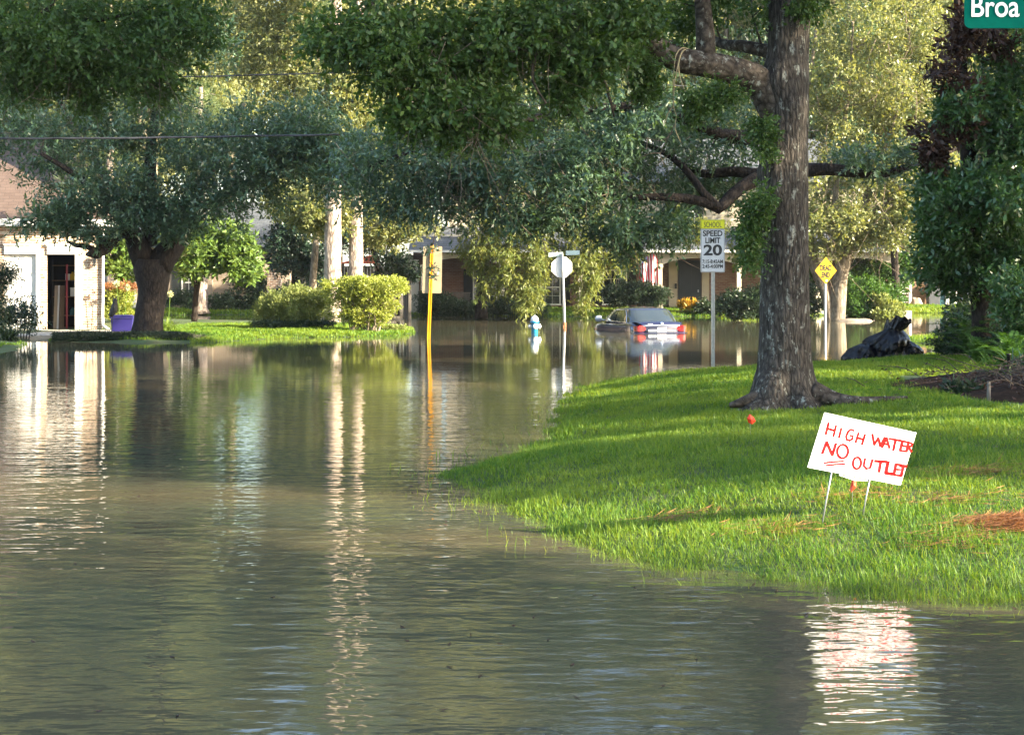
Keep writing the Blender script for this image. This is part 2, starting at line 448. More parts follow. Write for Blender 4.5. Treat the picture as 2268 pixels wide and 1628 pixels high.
class MB:
    """collects shapes for ONE mesh object"""
    def __init__(s):
        s.v, s.f = [], []

    def add(s, vs, fs):
        o = len(s.v)
        s.v += [tuple(v) for v in vs]
        s.f += [tuple(i + o for i in f) for f in fs]
        return s

    def box(s, c, size, rz=0.0, mtx=None):
        x, y, z = (k / 2 for k in size)
        vs = [Vector(q) for q in ((-x, -y, -z), (x, -y, -z), (x, y, -z), (-x, y, -z), (-x, -y, z), (x, -y, z), (x, y, z), (-x, y, z))]
        if mtx is None:
            mtx = Matrix.Rotation(rz, 3, 'Z')
        vs = [mtx @ v + Vector(c) for v in vs]
        return s.add(vs, [(0, 3, 2, 1), (4, 5, 6, 7), (0, 1, 5, 4), (1, 2, 6, 5), (2, 3, 7, 6), (3, 0, 4, 7)])

    def span(s, x0, x1, y0, y1, z0, z1):
        return s.box(((x0 + x1) / 2, (y0 + y1) / 2, (z0 + z1) / 2), (abs(x1 - x0), abs(y1 - y0), abs(z1 - z0)))

    def prism(s, poly, off):
        n = len(poly)
        off = Vector(off)
        a_ = [Vector(p) for p in poly]
        b_ = [p + off for p in a_]
        fs = [tuple(range(n))[::-1], tuple(range(n, 2 * n))] + [(i, (i + 1) % n, n + (i + 1) % n, n + i) for i in range(n)]
        return s.add(a_ + b_, fs)

    def tube(s, pts, n=8, step=0.3, wob=0.0, seed=0.0, cap=True):
        """pts: (x, y, z, r)"""
        q = catmull(pts, step)
        return s.rings(q, n, wob, seed, cap)

    def rings(s, q, n=8, wob=0.0, seed=0.0, cap=True):
        vs, fs = [], []
        m = len(q)
        up = Vector((0.31, 0.93, 0.17))
        for i in range(m):
            t = Vector(q[min(i + 1, m - 1)][:3]) - Vector(q[max(i - 1, 0)][:3])
            if t.length < 1e-9:
                t = Vector((0, 0, 1))
            t.normalize()
            u = up - t * up.dot(t)
            if u.length < 1e-3:
                u = Vector((1, 0, 0)) - t * t.x
            u.normalize()
            up = u
            w = t.cross(u)
            for k in range(n):
                an = 2 * math.pi * k / n
                r = q[i][3]
                if wob:
                    r *= 1 + wob * mnoise.noise(Vector((math.cos(an) * 1.7 + seed, math.sin(an) * 1.7, q[i][2] * 1.3 + q[i][0])))
                vs.append(Vector(q[i][:3]) + (u * math.cos(an) + w * math.sin(an)) * r)
        for i in range(m - 1):
            for k in range(n):
                a0, a1 = i * n + k, i * n + (k + 1) % n
                fs.append((a0, a1, a1 + n, a0 + n))
        if cap:
            fs.append(tuple(range(n))[::-1])
            fs.append(tuple(range((m - 1) * n, m * n)))
        return s.add(vs, fs)

    def lathe(s, prof, c=(0, 0, 0), n=20, mtx=None):
        vs, fs = [], []
        for r, z in prof:
            for k in range(n):
                an = 2 * math.pi * k / n
                p = Vector((r * math.cos(an), r * math.sin(an), z))
                vs.append((mtx @ p if mtx else p) + Vector(c))
        for i in range(len(prof) - 1):
            for k in range(n):
                a0, a1 = i * n + k, i * n + (k + 1) % n
                fs.append((a0, a1, a1 + n, a0 + n))
        fs.append(tuple(range(n))[::-1])
        fs.append(tuple(range((len(prof) - 1) * n, len(prof) * n)))
        return s.add(vs, fs)

    def build(s, name, m, parent=None, smooth=False, origin=None, bevel=0.0, local=False):
        """vertices are world points unless local; they are stored relative to the parent"""
        me = bpy.data.meshes.new(name)
        o3 = Vector((0, 0, 0))
        if origin is not None:
            o3 = Vector(origin)
        elif not local:
            q = parent
            while q is not None:
                o3 = o3 + Vector(q.location)
                q = q.parent
        me.from_pydata([Vector(v) - o3 for v in s.v], [], s.f)
        me.materials.append(m)
        if smooth:
            me.polygons.foreach_set("use_smooth", [True] * len(me.polygons))
        o = bpy.data.objects.new(name, me)
        COL.objects.link(o)
        if parent is not None:
            o.parent = parent
        elif origin is not None:
            o.location = o3
        if bevel:
            b = o.modifiers.new("bevel", 'BEVEL')
            b.width = bevel
            b.segments = 2
            b.limit_method = 'ANGLE'
        return o


def unit(a_):
    return a_ / np.maximum(np.linalg.norm(a_, axis=-1, keepdims=True), 1e-9)


def leaf_arrays(clumps, per, L, W, k=8, twig=0.28, droop=0.25, up=0.5, shell=0.45, splay=0.9, jit=0.5):
    """clumps: rows (cx, cy, cz, rx, ry, rz); returns leaf base, direction, side, length, width, tint"""
    c = np.repeat(np.asarray(clumps, float), per, axis=0)
    n = len(c)
    d = unit(rng.normal(size=(n, 3)))
    r = rng.random((n, 1)) ** shell
    p = c[:, :3] + d * r * c[:, 3:6]
    td = unit(d * 0.8 + rng.normal(size=(n, 3)) * 0.55 + np.array([0, 0, -droop]))
    tl = twig * (0.6 + 0.8 * rng.random((n, 1)))
    tv = rng.random(n)
    P_, D_, S_, L2, W2, T2 = [], [], [], [], [], []
    for j in range(k):
        t = (j + rng.random((n, 1))) / k
        b = p + td * tl * t
        ld = unit(td * 0.7 + rng.normal(size=(n, 3)) * splay + np.array([0, 0, -droop * 0.6]))
        nr = rng.normal(size=(n, 3)) * 0.7 + np.array([0, 0, up])
        sd = unit(np.cross(ld, nr))
        s = 1 + jit * (rng.random(n) * 2 - 1)
        P_.append(b); D_.append(ld); S_.append(sd); L2.append(L * s); W2.append(W * s)
        T2.append(np.clip(tv * 0.6 + rng.random(n) * 0.4, 0, 1))
    return [np.concatenate(z) for z in (P_, D_, S_, L2, W2, T2)]


def leaf_object(name, arr, m, parent=None, origin=(0, 0, 0), fold=False):
    p, d, s, L, W, T = arr
    p = p - np.array(origin, float)
    n = len(p)
    L = np.asarray(L)[:, None]; W = np.asarray(W)[:, None]
    nrm = np.cross(d, s)
    v = np.empty((n, 4, 3))
    v[:, 0] = p
    v[:, 1] = p + d * L * 0.5 + s * W * 0.5 + nrm * W * 0.18
    v[:, 2] = p + d * L - nrm * L * 0.08
    v[:, 3] = p + d * L * 0.5 - s * W * 0.5 + nrm * W * 0.18
    me = bpy.data.meshes.new(name)
    me.vertices.add(4 * n)
    me.vertices.foreach_set("co", v.ravel())
    me.loops.add(4 * n)
    me.loops.foreach_set("vertex_index", np.arange(4 * n, dtype=np.int32))
    me.polygons.add(n)
    me.polygons.foreach_set("loop_start", np.arange(0, 4 * n, 4, dtype=np.int32))
    at = me.attributes.new("tint", 'FLOAT', 'POINT')
    at.data.foreach_set("value", np.repeat(T, 4).astype(np.float32))
    me.update(calc_edges=True)
    me.materials.append(m)
    o = bpy.data.objects.new(name, me)
    COL.objects.link(o)
    if parent is not None:
        o.parent = parent
    else:
        o.location = origin
    return o


def cat_arr(*arrs):
    return [np.concatenate(z) for z in zip(*arrs)]


CN = [1.0]          # how many clumps a crown is broken into


def ell(x, y, d, rx, ry, rd, n, cr, flat=0.75):
    """n clumps of radius cr (m) filling an ellipsoid; rx, ry are frame pixels, rd metres of depth"""
    s = d / FPX
    n = max(2, int(n * CN[0]))
    c = np.array(P(x, y, d))
    k = unit(rng.normal(size=(n, 3))) * (rng.random((n, 1)) ** 0.42) * np.where(rng.random((n, 1)) < .14, 1.22, 1.0)
    pos = c + k * np.array([max(rx * s - cr * 0.6, 0.05), max(rd - cr * 0.6, 0.05), max(ry * s - cr * flat * 0.6, 0.05)])
    rr = cr * (0.65 + 0.7 * rng.random((n, 1)))
    return np.hstack([pos, rr, rr, rr * flat])


def well(c, r, n, cr, flat=0.75):
    """the same in metres"""
    k = unit(rng.normal(size=(n, 3))) * (rng.random((n, 1)) ** 0.42)
    pos = np.array(c, float) + k * np.maximum(np.array(r, float) - cr * 0.6, 0.05)
    rr = cr * (0.65 + 0.7 * rng.random((n, 1)))
    return np.hstack([pos, rr, rr, rr * flat])


def add_branches(mb, limbs, clumps, r0=0.045, every=1, wander=0.25, n=5):
    """grow limbs that join every clump to the nearest wood"""
    nodes = [np.array(p) for l in limbs for p in catmull(l, 0.5)]
    N = np.array(nodes)
    cl = np.array(clumps)[::every]
    dist = np.array([np.min(np.linalg.norm(N[:, :3] - c[:3], axis=1)) for c in cl])
    for i in np.argsort(dist):
        c = cl[i][:3]
        dd = np.linalg.norm(N[:, :3] - c, axis=1)
        j = int(np.argmin(dd + 0.35 * np.maximum(N[:, 2] - c[2], 0)))
        a_ = N[j]
        ln = np.linalg.norm(c - a_[:3])
        if ln < 0.15:
            continue
        ra = min(a_[3] * 0.6, r0 * (0.6 + 0.35 * ln))
        mid = a_[:3] * 0.5 + c * 0.5 + rng.normal(size=3) * wander * ln * 0.5 + np.array([0, 0, 0.08 * ln])
        pts = [(*a_[:3], ra), (*mid, ra * 0.7), (*c, max(ra * 0.35, 0.006))]
        q = catmull(pts, 0.35)
        mb.rings(q, n, 0, 0, False)
        N = np.vstack([N, q[1:]])


def tree(name, label, base, limbs, clumps, leaf, bark, cat="tree", group=None, r0=0.05, branches=True, n=12, wob=0.12, trunkname="trunk", every=1, crownname="crown", lm=None):
    """leaf: dict of leaf_arrays settings; the trunk mesh carries the limbs, the crown mesh the leaves"""
    root = thing(name, label, cat, base, group)
    mb = MB()
    for i, l in enumerate(limbs):
        mb.tube(l, n, 0.22, wob, i * 3.7)
    if branches and len(clumps):
        add_branches(mb, limbs, clumps, r0, every)
    mb.build(trunkname, bark, root, True)
    kw = dict(leaf)
    per = kw.pop('per')
    if len(clumps):
        leaf_object(crownname, leaf_arrays(clumps, per, **kw), lm, root, base)
    return root


def text_obj(name, body, size, m, parent, mtx, align='CENTER', width=1.0, thick=0.0, fit=None):
    cu = bpy.data.curves.new(name, 'FONT')
    cu.body = body
    cu.size = size
    cu.align_x = align
    cu.align_y = 'CENTER'
    cu.extrude = 0.001
    cu.offset = thick
    to = bpy.data.objects.new("tmp_text", cu)
    COL.objects.link(to)
    bpy.context.view_layer.update()
    me = bpy.data.meshes.new_from_object(to.evaluated_get(bpy.context.evaluated_depsgraph_get()))
    bpy.data.objects.remove(to)
    if fit:
        xs = [v.co.x for v in me.vertices]
        width = fit / (max(xs) - min(xs))
    me.transform(mtx @ Matrix.Diagonal((width, 1, 1, 1)))
    me.materials.clear()
    me.materials.append(m)
    o = bpy.data.objects.new(name, me)
    COL.objects.link(o)
    o.parent = parent
    return o


def face_mtx(c, yaw=0.0):
    """text lying in the XY plane stood up to face the camera side, at c"""
    return Matrix.Translation(c) @ Matrix.Rotation(yaw, 4, 'Z') @ Matrix.Rotation(R(90), 4, 'X')


# ------------------------------------------------------------------ the ground and the water
def land_world(pts):
    out = []
    for x, y in pts:
        d = dw(y)
        out.append(((x - 1134) * d / FPX, d))
    return np.array(out)


LAND = [
    # right lawn: polygon of the waterline, top height, rise length
    (np.vstack([land_world([(985, 1048), (1100, 1112), (1300, 1182), (1450, 1245), (1700, 1287), (2000, 1312), (2268, 1332)]),
                [[6.0, 8.6], [40, 7.0], [40, 33.6]],
                land_world([(2120, 800), (2040, 798), (1960, 803), (1850, 815), (1690, 829), (1500, 838), (1330, 850), (1285, 880), (1268, 930), (1245, 985), (1110, 1018)])]), 0.50, 2.4),
    # left island with garage, lawn and shrubs
    (land_world([(-500, 800), (0, 783), (42, 772), (62, 749), (112, 748), (118, 757), (300, 760), (470, 758.5), (560, 752), (700, 747), (860, 744.5), (910, 737), (902, 727), (880, 721), (720, 715.5),
                 (560, 713.5), (470, 712), (385, 711), (335, 709), (310, 699), (-500, 697)]), 0.13, 0.7),
    # far bank
    (np.array([[-60, 74.5], [-18, 74.5], [-12, 76.5], [-6, 74.0], [3, 72.5], [12, 72.8], [16, 75.5], [19, 79.5], [24, 80.5], [80, 80], [120, 300], [-120, 300]]), 0.28, 2.0),
    # grass tongue on the right
    (land_world([(1985, 757), (2050, 749), (2120, 745), (2500, 745), (2500, 766), (2110, 764)]), 0.13, 1.0),
]


def seg_sd(px, py, poly):
    n = len(poly)
    dm = np.full(px.shape, 1e9)
    ins = np.zeros(px.shape, bool)
    for i in range(n):
        x1, y1 = poly[i]
        x2, y2 = poly[(i + 1) % n]
        ex, ey = x2 - x1, y2 - y1
        t = np.clip(((px - x1) * ex + (py - y1) * ey) / (ex * ex + ey * ey + 1e-12), 0, 1)
        dm = np.minimum(dm, np.hypot(px - x1 - t * ex, py - y1 - t * ey))
        c = (y1 > py) != (y2 > py)
        with np.errstate(divide='ignore', invalid='ignore'):
            xi = x1 + (py - y1) * ex / (ey if ey != 0 else 1e-12)
        ins ^= c & (px < xi)
    return np.where(ins, dm, -dm)


def height(px, py):
    px = np.asarray(px, float); py = np.asarray(py, float)
    z = np.full(px.shape, -0.7)
    wig = 0.09 * np.sin(px * 3.1 + 1.3 * np.sin(py * 2.3)) + 0.07 * np.sin(py * 4.1 + px * 1.7) + 0.05 * np.sin(px * 8.3 - py * 5.1)
    for poly, top, ln in LAND:
        sd = seg_sd(px, py, poly) + wig
        zz = np.where(sd > 0, top * (1 - np.exp(-np.maximum(sd, 0) / ln)), sd * min(0.35, top / ln))
        z = np.maximum(z, zz)
    z = z + 0.010 * np.sin(px * 1.9 + 0.7) * np.sin(py * 1.4) + 0.006 * np.sin(px * 5.3 + py * 3.7)
    return np.maximum(z, -0.7)


def hz(x, y):
    return float(height(np.array([x]), np.array([y]))[0])


gx = np.concatenate([[-1500, -600, -250, -120], np.linspace(-60, -18, 60), np.linspace(-17.6, 14, 130), np.linspace(14.5, 60, 70), [120, 250, 600, 1500]])
gy = np.concatenate([[-1500, -400, -120, -40, -10], np.linspace(0, 40, 170), np.linspace(40.3, 90, 150), np.linspace(92, 140, 20), [250, 600, 1600]])
GX, GY = np.meshgrid(gx, gy)
GZ = height(GX.ravel(), GY.ravel())
# land of its own behind and beside the camera, for the trees out of the frame
nx, ny = len(gx), len(gy)
gm = MB()
gm.v = list(zip(GX.ravel(), GY.ravel(), GZ))
gm.f = [(j * nx + i, j * nx + i + 1, (j + 1) * nx + i + 1, (j + 1) * nx + i) for j in range(ny - 1) for i in range(nx - 1)]
M['ground'] = mat("turf_soil", (0.030, 0.075, 0.012), (0.055, 0.060, 0.022), 0.95, 2.2, 0.8, 30)
ground = gm.build("ground", M['ground'], None, True)
tag(ground, "green lawn and submerged ground", "ground", kind="structure")


def water_mat():
    m, t, n, l, b = nt("flood_water")
    b.inputs["Base Color"].default_value = (0.085, 0.075, 0.048, 1)
    b.inputs["Roughness"].default_value = 0.03
    b.inputs["IOR"].default_value = 1.33
    tc = n.new("ShaderNodeTexCoord")

    def nz(scale, sx, sy, detail, rough=0.5, w=0.0):
        mp = n.new("ShaderNodeMapping")
        mp.inputs["Scale"].default_value = (sx, sy, 1)
        mp.inputs["Rotation"].default_value = (0, 0, w)
        l.new(tc.outputs["Object"], mp.inputs[0])
        z = n.new("ShaderNodeTexNoise")
        z.inputs["Scale"].default_value = scale
        z.inputs["Detail"].default_value = detail
        z.inputs["Roughness"].default_value = rough
        l.new(mp.outputs[0], z.inputs["Vector"])
        return z.outputs[0]

    def math_(op, a_, b_):
        q = n.new("ShaderNodeMath")
        q.operation = op
        for i, v in enumerate((a_, b_)):
            if isinstance(v, (int, float)):
                q.inputs[i].default_value = v
            else:
                l.new(v, q.inputs[i])
        return q.outputs[0]

    # muddy cloudiness: silt hangs in drifting bands
    silt = nz(1.0, 0.10, 0.35, 3)
    mr = n.new("ShaderNodeMapRange")
    mr.inputs[1].default_value = 0.35
    mr.inputs[2].default_value = 0.7
    l.new(silt, mr.inputs[0])
    mx = n.new("ShaderNodeMix")
    mx.data_type = 'RGBA'
    mx.inputs[6].default_value = (0.054, 0.060, 0.042, 1)
    mx.inputs[7].default_value = (0.100, 0.080, 0.045, 1)
    l.new(mr.outputs[0], mx.inputs[0])
    l.new(mx.outputs[2], b.inputs["Base Color"])
    # ripples: fine ones, broader ones, and calm patches between
    fine = nz(1.0, 4.0, 8.5, 2, 0.5, 0.12)
    broad = nz(1.0, 1.1, 3.0, 2, 0.5, -0.1)
    calm = nz(1.0, 0.05, 0.16, 2)
    cr = n.new("ShaderNodeMapRange")
    cr.inputs[1].default_value = 0.38
    cr.inputs[2].default_value = 0.62
    cr.inputs[3].default_value = 0.35
    cr.inputs[4].default_value = 1.0
    l.new(calm, cr.inputs[0])
    # sheltered water far back between the lots lies almost flat
    sp = n.new("ShaderNodeSeparateXYZ")
    l.new(tc.outputs["Object"], sp.inputs[0])
    fr = n.new("ShaderNodeMapRange")
    fr.inputs[1].default_value = 14.0
    fr.inputs[2].default_value = 36.0
    fr.inputs[3].default_value = 1.0
    fr.inputs[4].default_value = 0.13
    l.new(sp.outputs[1], fr.inputs[0])
    h = math_('ADD', math_('MULTIPLY', fine, 0.0090), math_('MULTIPLY', broad, 0.013))
    h = math_('MULTIPLY', math_('MULTIPLY', h, cr.outputs[0]), fr.outputs[0])
    bp = n.new("ShaderNodeBump")
    bp.inputs["Strength"].default_value = 1.0
    bp.inputs["Distance"].default_value = 1.0
    l.new(h, bp.inputs["Height"])
    l.new(bp.outputs[0], b.inputs["Normal"])
    return m


wm = MB()
wm.add([(-1400, -1400, 0), (1400, -1400, 0), (1400, 1500, 0), (-1400, 1500, 0)], [(0, 1, 2, 3)])
water = wm.build("water", water_mat())
tag(water, "brown rippled flood water over the street", "water", kind="structure")


# ------------------------------------------------------------------ grass
def grass_arrays(px, py, h0, w0, lean=0.5, zmin=-0.03, flat=0.0):
    z = height(px, py)
    k = z > zmin
    px, py, z = px[k], py[k], z[k]
    n = len(px)
    an = rng.random(n) * 2 * math.pi
    ln = (rng.random(n) * lean + flat)
    d = unit(np.stack([np.cos(an) * ln, np.sin(an) * ln, np.ones(n)], 1))
    s = unit(np.stack([-np.sin(an), np.cos(an), np.zeros(n)], 1) + rng.normal(size=(n, 3)) * 0.3)
    tuft = 0.5 + 0.5 * np.sin(px * 4.7 + 2.1 * np.sin(py * 3.3)) * np.sin(py * 5.1 + 1.7 * np.sin(px * 2.9))
    L = h0 * (0.5 + 0.9 * rng.random(n)) * (0.65 + 0.7 * tuft)
    patch = 0.5 + 0.5 * np.sin(px * 1.1 + 2 * np.sin(py * 0.8)) * np.sin(py * 1.3 + 1.0)
    T = np.clip(0.45 * patch - 0.1 + 0.65 * rng.random(n) + 0.5 * (rng.random(n) < .05), 0, 1)
    W = w0 * (py / 10.0) ** 0.85 * (0.7 + 0.6 * rng.random(n))
    return [np.stack([px, py, z - 0.01], 1), d, s, L, W, T]


def in_view(px, py, mrg=0.6):
    return (px < py * 1134 / FPX + mrg) & (px > -py * 1134 / FPX - mrg)


n_ = 1100000
py = 8.4 * (36 / 8.4) ** rng.random(n_)
px = -2.5 + rng.random(n_) * 14.0
k = in_view(px, py, 2.2) & (seg_sd(px, py, LAND[0][0]) > -0.30)
# keep grass off the mulch bed and the big tree's root plate
k &= ~((np.hypot((px - 6.55) / 1.6, (py - 19.2) / 3.1) < 1 + 0.25 * np.sin(px * 5)) | (np.hypot((px - 3.07) / 0.62, (py - 18.2) / 0.5) < 1))
px, py = px[k], py[k]
keep = rng.random(len(px)) < np.clip(0.95 * (10.0 / py) ** 0.1, 0, 1)
px, py = px[keep], py[keep]
lawn = leaf_object("lawn_grass", grass_arrays(px, py, 0.062, 0.0048, 1.35, -0.055), L_['grass'])
tag(lawn, "bright green grass covering the near lawn", "grass", kind="stuff")
print("lawn blades", len(px))
# half drowned blades standing out of the water along the edge
n_ = 160000
py = 8.2 * (36 / 8.2) ** rng.random(n_)
px = -2.8 + rng.random(n_) * 14.0
sde = seg_sd(px, py, LAND[0][0])
k = in_view(px, py) & (sde > -0.75) & (sde < 0.05) & (rng.random(n_) < 0.55 * np.exp(sde * 4.5))
ga = grass_arrays(px[k], py[k], 0.10, 0.0055, 0.8, -0.5)
ga[0][:, 2] = np.maximum(ga[0][:, 2], -0.05)
tag(leaf_object("drowned_grass", ga, L_['grass']), "sparse drowned grass blades poking out of the water along the lawn", "grass", kind="stuff")
# leaves and bits drifting on the flood
n_ = 420
fy = np.concatenate([6.4 * (45 / 6.4) ** rng.random(110), 8.6 + 9 * rng.random(100) ** 1.5])
fx = np.concatenate([fy[:110] * (-.31 + .55 * rng.random(110)), np.interp(fy[110:], [8.6, 9.3, 10.5, 13, 15, 18], [3.0, 1.6, .9, -.4, -.2, .3]) - .05 - .5 * rng.random(100) ** 2])
k = height(fx, fy) < -0.01
fx, fy = fx[k], fy[k]
n_ = len(fx)
ld = unit(np.stack([rng.normal(size=n_), rng.normal(size=n_), np.zeros(n_)], 1))
ls = unit(np.cross(ld, np.array([[0, 0, 1.0]])))
tag(leaf_object("floating_leaves", [np.stack([fx, fy, np.full(n_, .004)], 1), ld, ls, .02 + .03 * rng.random(n_), .008 + .014 * rng.random(n_), rng.random(n_)], L_['dead']), "small leaves and bits drifting on the flood water", "floating leaves", kind="stuff")

n_ = 230000
px = -19 + rng.random(n_) * 17.0
py = 37 + rng.random(n_) * 19
sd1 = seg_sd(px, py, LAND[1][0])
k = in_view(px, py) & (sd1 > -0.15) & ~((px < -11.0) & (py > 46.6)) & ~((px > -14.7) & (px < -12.9) & (py < 46.7)) & ~((px < -8.7) & (px > -12.8) & (sd1 < 0.40))
grass2 = leaf_object("island_grass", grass_arrays(px[k], py[k], 0.085, 0.006, 0.7, -0.03), L_['grass'])
tag(grass2, "sunlit grass on the bank across the water", "grass", kind="stuff")

n_ = 70000
px = -26 + rng.random(n_) * 56
py = 72 + rng.random(n_) * 5.5
k = in_view(px, py) & (seg_sd(px, py, LAND[2][0]) > -0.1)
g3 = grass_arrays(px[k], py[k], 0.13, 0.008, 0.7, -0.03)
n_ = 30000
px = 10 + rng.random(n_) * 8
py = 41 + rng.random(n_) * 8
k = in_view(px, py) & (seg_sd(px, py, LAND[3][0]) > -0.1)
g4 = grass_arrays(px[k], py[k], 0.13, 0.006, 0.7, -0.03)
px = 17 + rng.random(15000) * 8
py = 79.5 + rng.random(15000) * 4
g5 = grass_arrays(px, py, 0.14, 0.008, 0.7, -0.03)
grass3 = leaf_object("far_grass", cat_arr(g3, g4, g5), L_['grass'])
tag(grass3, "thin strips of grass along the far banks", "grass", kind="stuff")

# dark turf edge that overhangs the water under the left oak
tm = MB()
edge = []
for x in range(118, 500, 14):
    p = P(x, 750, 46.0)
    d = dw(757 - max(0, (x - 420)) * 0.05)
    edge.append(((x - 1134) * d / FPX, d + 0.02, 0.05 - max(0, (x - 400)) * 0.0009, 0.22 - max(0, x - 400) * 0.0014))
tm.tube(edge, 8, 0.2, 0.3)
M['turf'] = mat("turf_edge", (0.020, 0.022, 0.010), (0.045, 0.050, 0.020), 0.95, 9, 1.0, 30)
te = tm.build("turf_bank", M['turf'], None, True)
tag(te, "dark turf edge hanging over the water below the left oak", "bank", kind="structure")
ea = np.array(edge)
idx = rng.integers(0, len(ea) - 1, 9000)
tt = rng.random(9000)
ep = ea[idx] + (ea[idx + 1] - ea[idx]) * tt[:, None]
an = rng.random(9000) * math.pi * 1.2 + math.pi * 0.9
pos = np.stack([ep[:, 0], ep[:, 1] + np.cos(an) * ep[:, 3], ep[:, 2] + np.abs(np.sin(an)) * ep[:, 3] * 0.9 - 0.02], 1)
dd = unit(np.stack([rng.normal(size=9000) * 0.5, -0.7 + rng.normal(size=9000) * 0.4, 0.25 + rng.normal(size=9000) * 0.5], 1))
ss = unit(np.cross(dd, rng.normal(size=(9000, 3))))
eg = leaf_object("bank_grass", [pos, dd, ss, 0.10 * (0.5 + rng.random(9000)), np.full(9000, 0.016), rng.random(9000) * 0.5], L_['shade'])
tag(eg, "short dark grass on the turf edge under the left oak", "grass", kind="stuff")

# driveway slab in front of the garage and patio by the tote
dm = MB()
dm.prism([(-15.6, 45.2, 0.055), (-13.2, 46.6, 0.10), (-11.0, 47.5, 0.14), (-11.0, 50.5, 0.15), (-17.5, 51.0, 0.10), (-18.0, 45.6, 0.055)], (0, 0, -0.12))
tag(dm.build("driveway", M['concrete']), "pale concrete driveway apron by the garage", "driveway", kind="structure")
# mulch bed on the right of the lawn
bm_ = MB()
ring = []
for i in range(36):
    an = 2 * math.pi * i / 36
    rr = 1 + 0.12 * math.sin(an * 3) + 0.08 * math.sin(an * 7 + 1)
    ring.append((6.55 + 1.65 * rr * math.cos(an), 19.2 + 3.1 * rr * math.sin(an)))
c = (6.55, 19.2)
vs = [(c[0], c[1], hz(*c) + 0.16)]
for f_ in (0.4, 0.75, 1.0):
    for x, y in ring:
        X, Y = c[0] + (x - c[0]) * f_, c[1] + (y - c[1]) * f_
        vs.append((X, Y, hz(X, Y) + (0.16 * (1 - f_ ** 2) + 0.012 + 0.03 * mnoise.noise(Vector((X * 3, Y * 3, 0))) * (f_ < 1))))
fs = [(0, 1 + i, 1 + (i + 1) % 36) for i in range(36)]
for r_ in range(2):
    for i in range(36):
        a0, a1 = 1 + r_ * 36 + i, 1 + r_ * 36 + (i + 1) % 36
        fs.append((a0, a0 + 36, a1 + 36, a1))
bm_.add(vs, fs)
tag(bm_.build("mulch_bed", M['soil'], None, True), "dark mulch bed at the right edge of the lawn", "mulch bed", kind="structure")
# fallen twigs on it
tw = MB()
for i in range(100):
    x, y = c[0] - .3 + rng.normal() * 0.6, c[1] - .6 + rng.normal() * 1.2
    z = hz(x, y) + 0.15
    an = rng.random() * math.pi
    ln = 0.2 + 0.5 * rng.random()
    tw.tube([(x, y, z, 0.003 + 0.005 * rng.random()), (x + math.cos(an) * ln * 0.5, y + math.sin(an) * ln * 0.5, z + 0.05 + 0.12 * rng.random(), 0.006), (x + math.cos(an + 0.4) * ln, y + math.sin(an + 0.4) * ln, z + 0.02 + 0.2 * rng.random(), 0.003)], 5, 0.1)
tag(tw.build("fallen_twigs", B_['darktwig'], None, True), "dry brown twigs scattered over the mulch", "twigs", kind="stuff")
# leaf litter
n_ = 1500
lx, ly = c[0] + rng.normal(size=n_) * 0.85, c[1] + rng.normal(size=n_) * 1.05
lz = height(lx, ly) + 0.10 + rng.random(n_) * 0.1
ld = unit(np.stack([rng.normal(size=n_), rng.normal(size=n_), rng.normal(size=n_) * 0.3], 1))
ls = unit(np.cross(ld, np.stack([rng.normal(size=n_) * .4, rng.normal(size=n_) * .4, np.ones(n_)], 1)))
tag(leaf_object("leaf_litter", [np.stack([lx, ly, lz], 1), ld, ls, np.full(n_, 0.075), np.full(n_, 0.026), rng.random(n_)], L_['dead']), "brown fallen leaves lying on the mulch", "leaf litter", kind="stuff")
# pine straw at the right edge of the lawn and strewn needles
n_ = 2500
s0 = P(2235, 1160, 10.2)
q = rng.normal(size=(n_, 2))
lx, ly = s0.x + q[:, 0] * 0.16, s0.y + q[:, 1] * 0.10
n2 = 1500
pc = np.array([[2.9, 10.9], [2.3, 11.2], [1.7, 10.5], [3.1, 10.2], [2.6, 9.9], [3.3, 11.9], [1.1, 11.3]])[rng.integers(0, 7, n2)]
lx = np.concatenate([lx, pc[:, 0] + rng.normal(size=n2) * .20]); ly = np.concatenate([ly, pc[:, 1] + rng.normal(size=n2) * .11])
lz = height(lx, ly) + np.concatenate([0.02 + 0.055 * rng.random(n_) * np.exp(-(q ** 2).sum(1) / 3), 0.015 + 0.035 * rng.random(n2)])
n_ += n2
ld = unit(np.stack([np.ones(n_) + rng.normal(size=n_) * .5, rng.normal(size=n_) * 0.7, rng.normal(size=n_) * 0.15], 1))
ls = unit(np.cross(ld, np.stack([rng.normal(size=n_) * .4, rng.normal(size=n_) * .4, np.ones(n_)], 1)))
tag(leaf_object("pine_straw", [np.stack([lx, ly, lz], 1), ld, ls, np.full(n_, 0.13), np.full(n_, 0.005), rng.random(n_)], L_['straw']), "reddish pine straw patch on the lawn at the right edge", "pine straw", kind="stuff")


# ------------------------------------------------------------------ the open garage on the left
GR = R(13.5)
G0 = P(226, 735, 51.0)
G0.z = 0.02
garage = thing("brick_garage", "pale brick garage with one white doorway standing open", "garage", G0, None, GR)


def glx(x):
    k_ = (x - 1134) / FPX
    return (k_ * 51.0 - G0.x) / (math.cos(GR) - k_ * math.sin(GR))


def glz(y, x=150):
    Y = 51.0 + glx(x) * math.sin(GR)
    return CAM_H - (y - HOR) * Y / FPX - G0.z


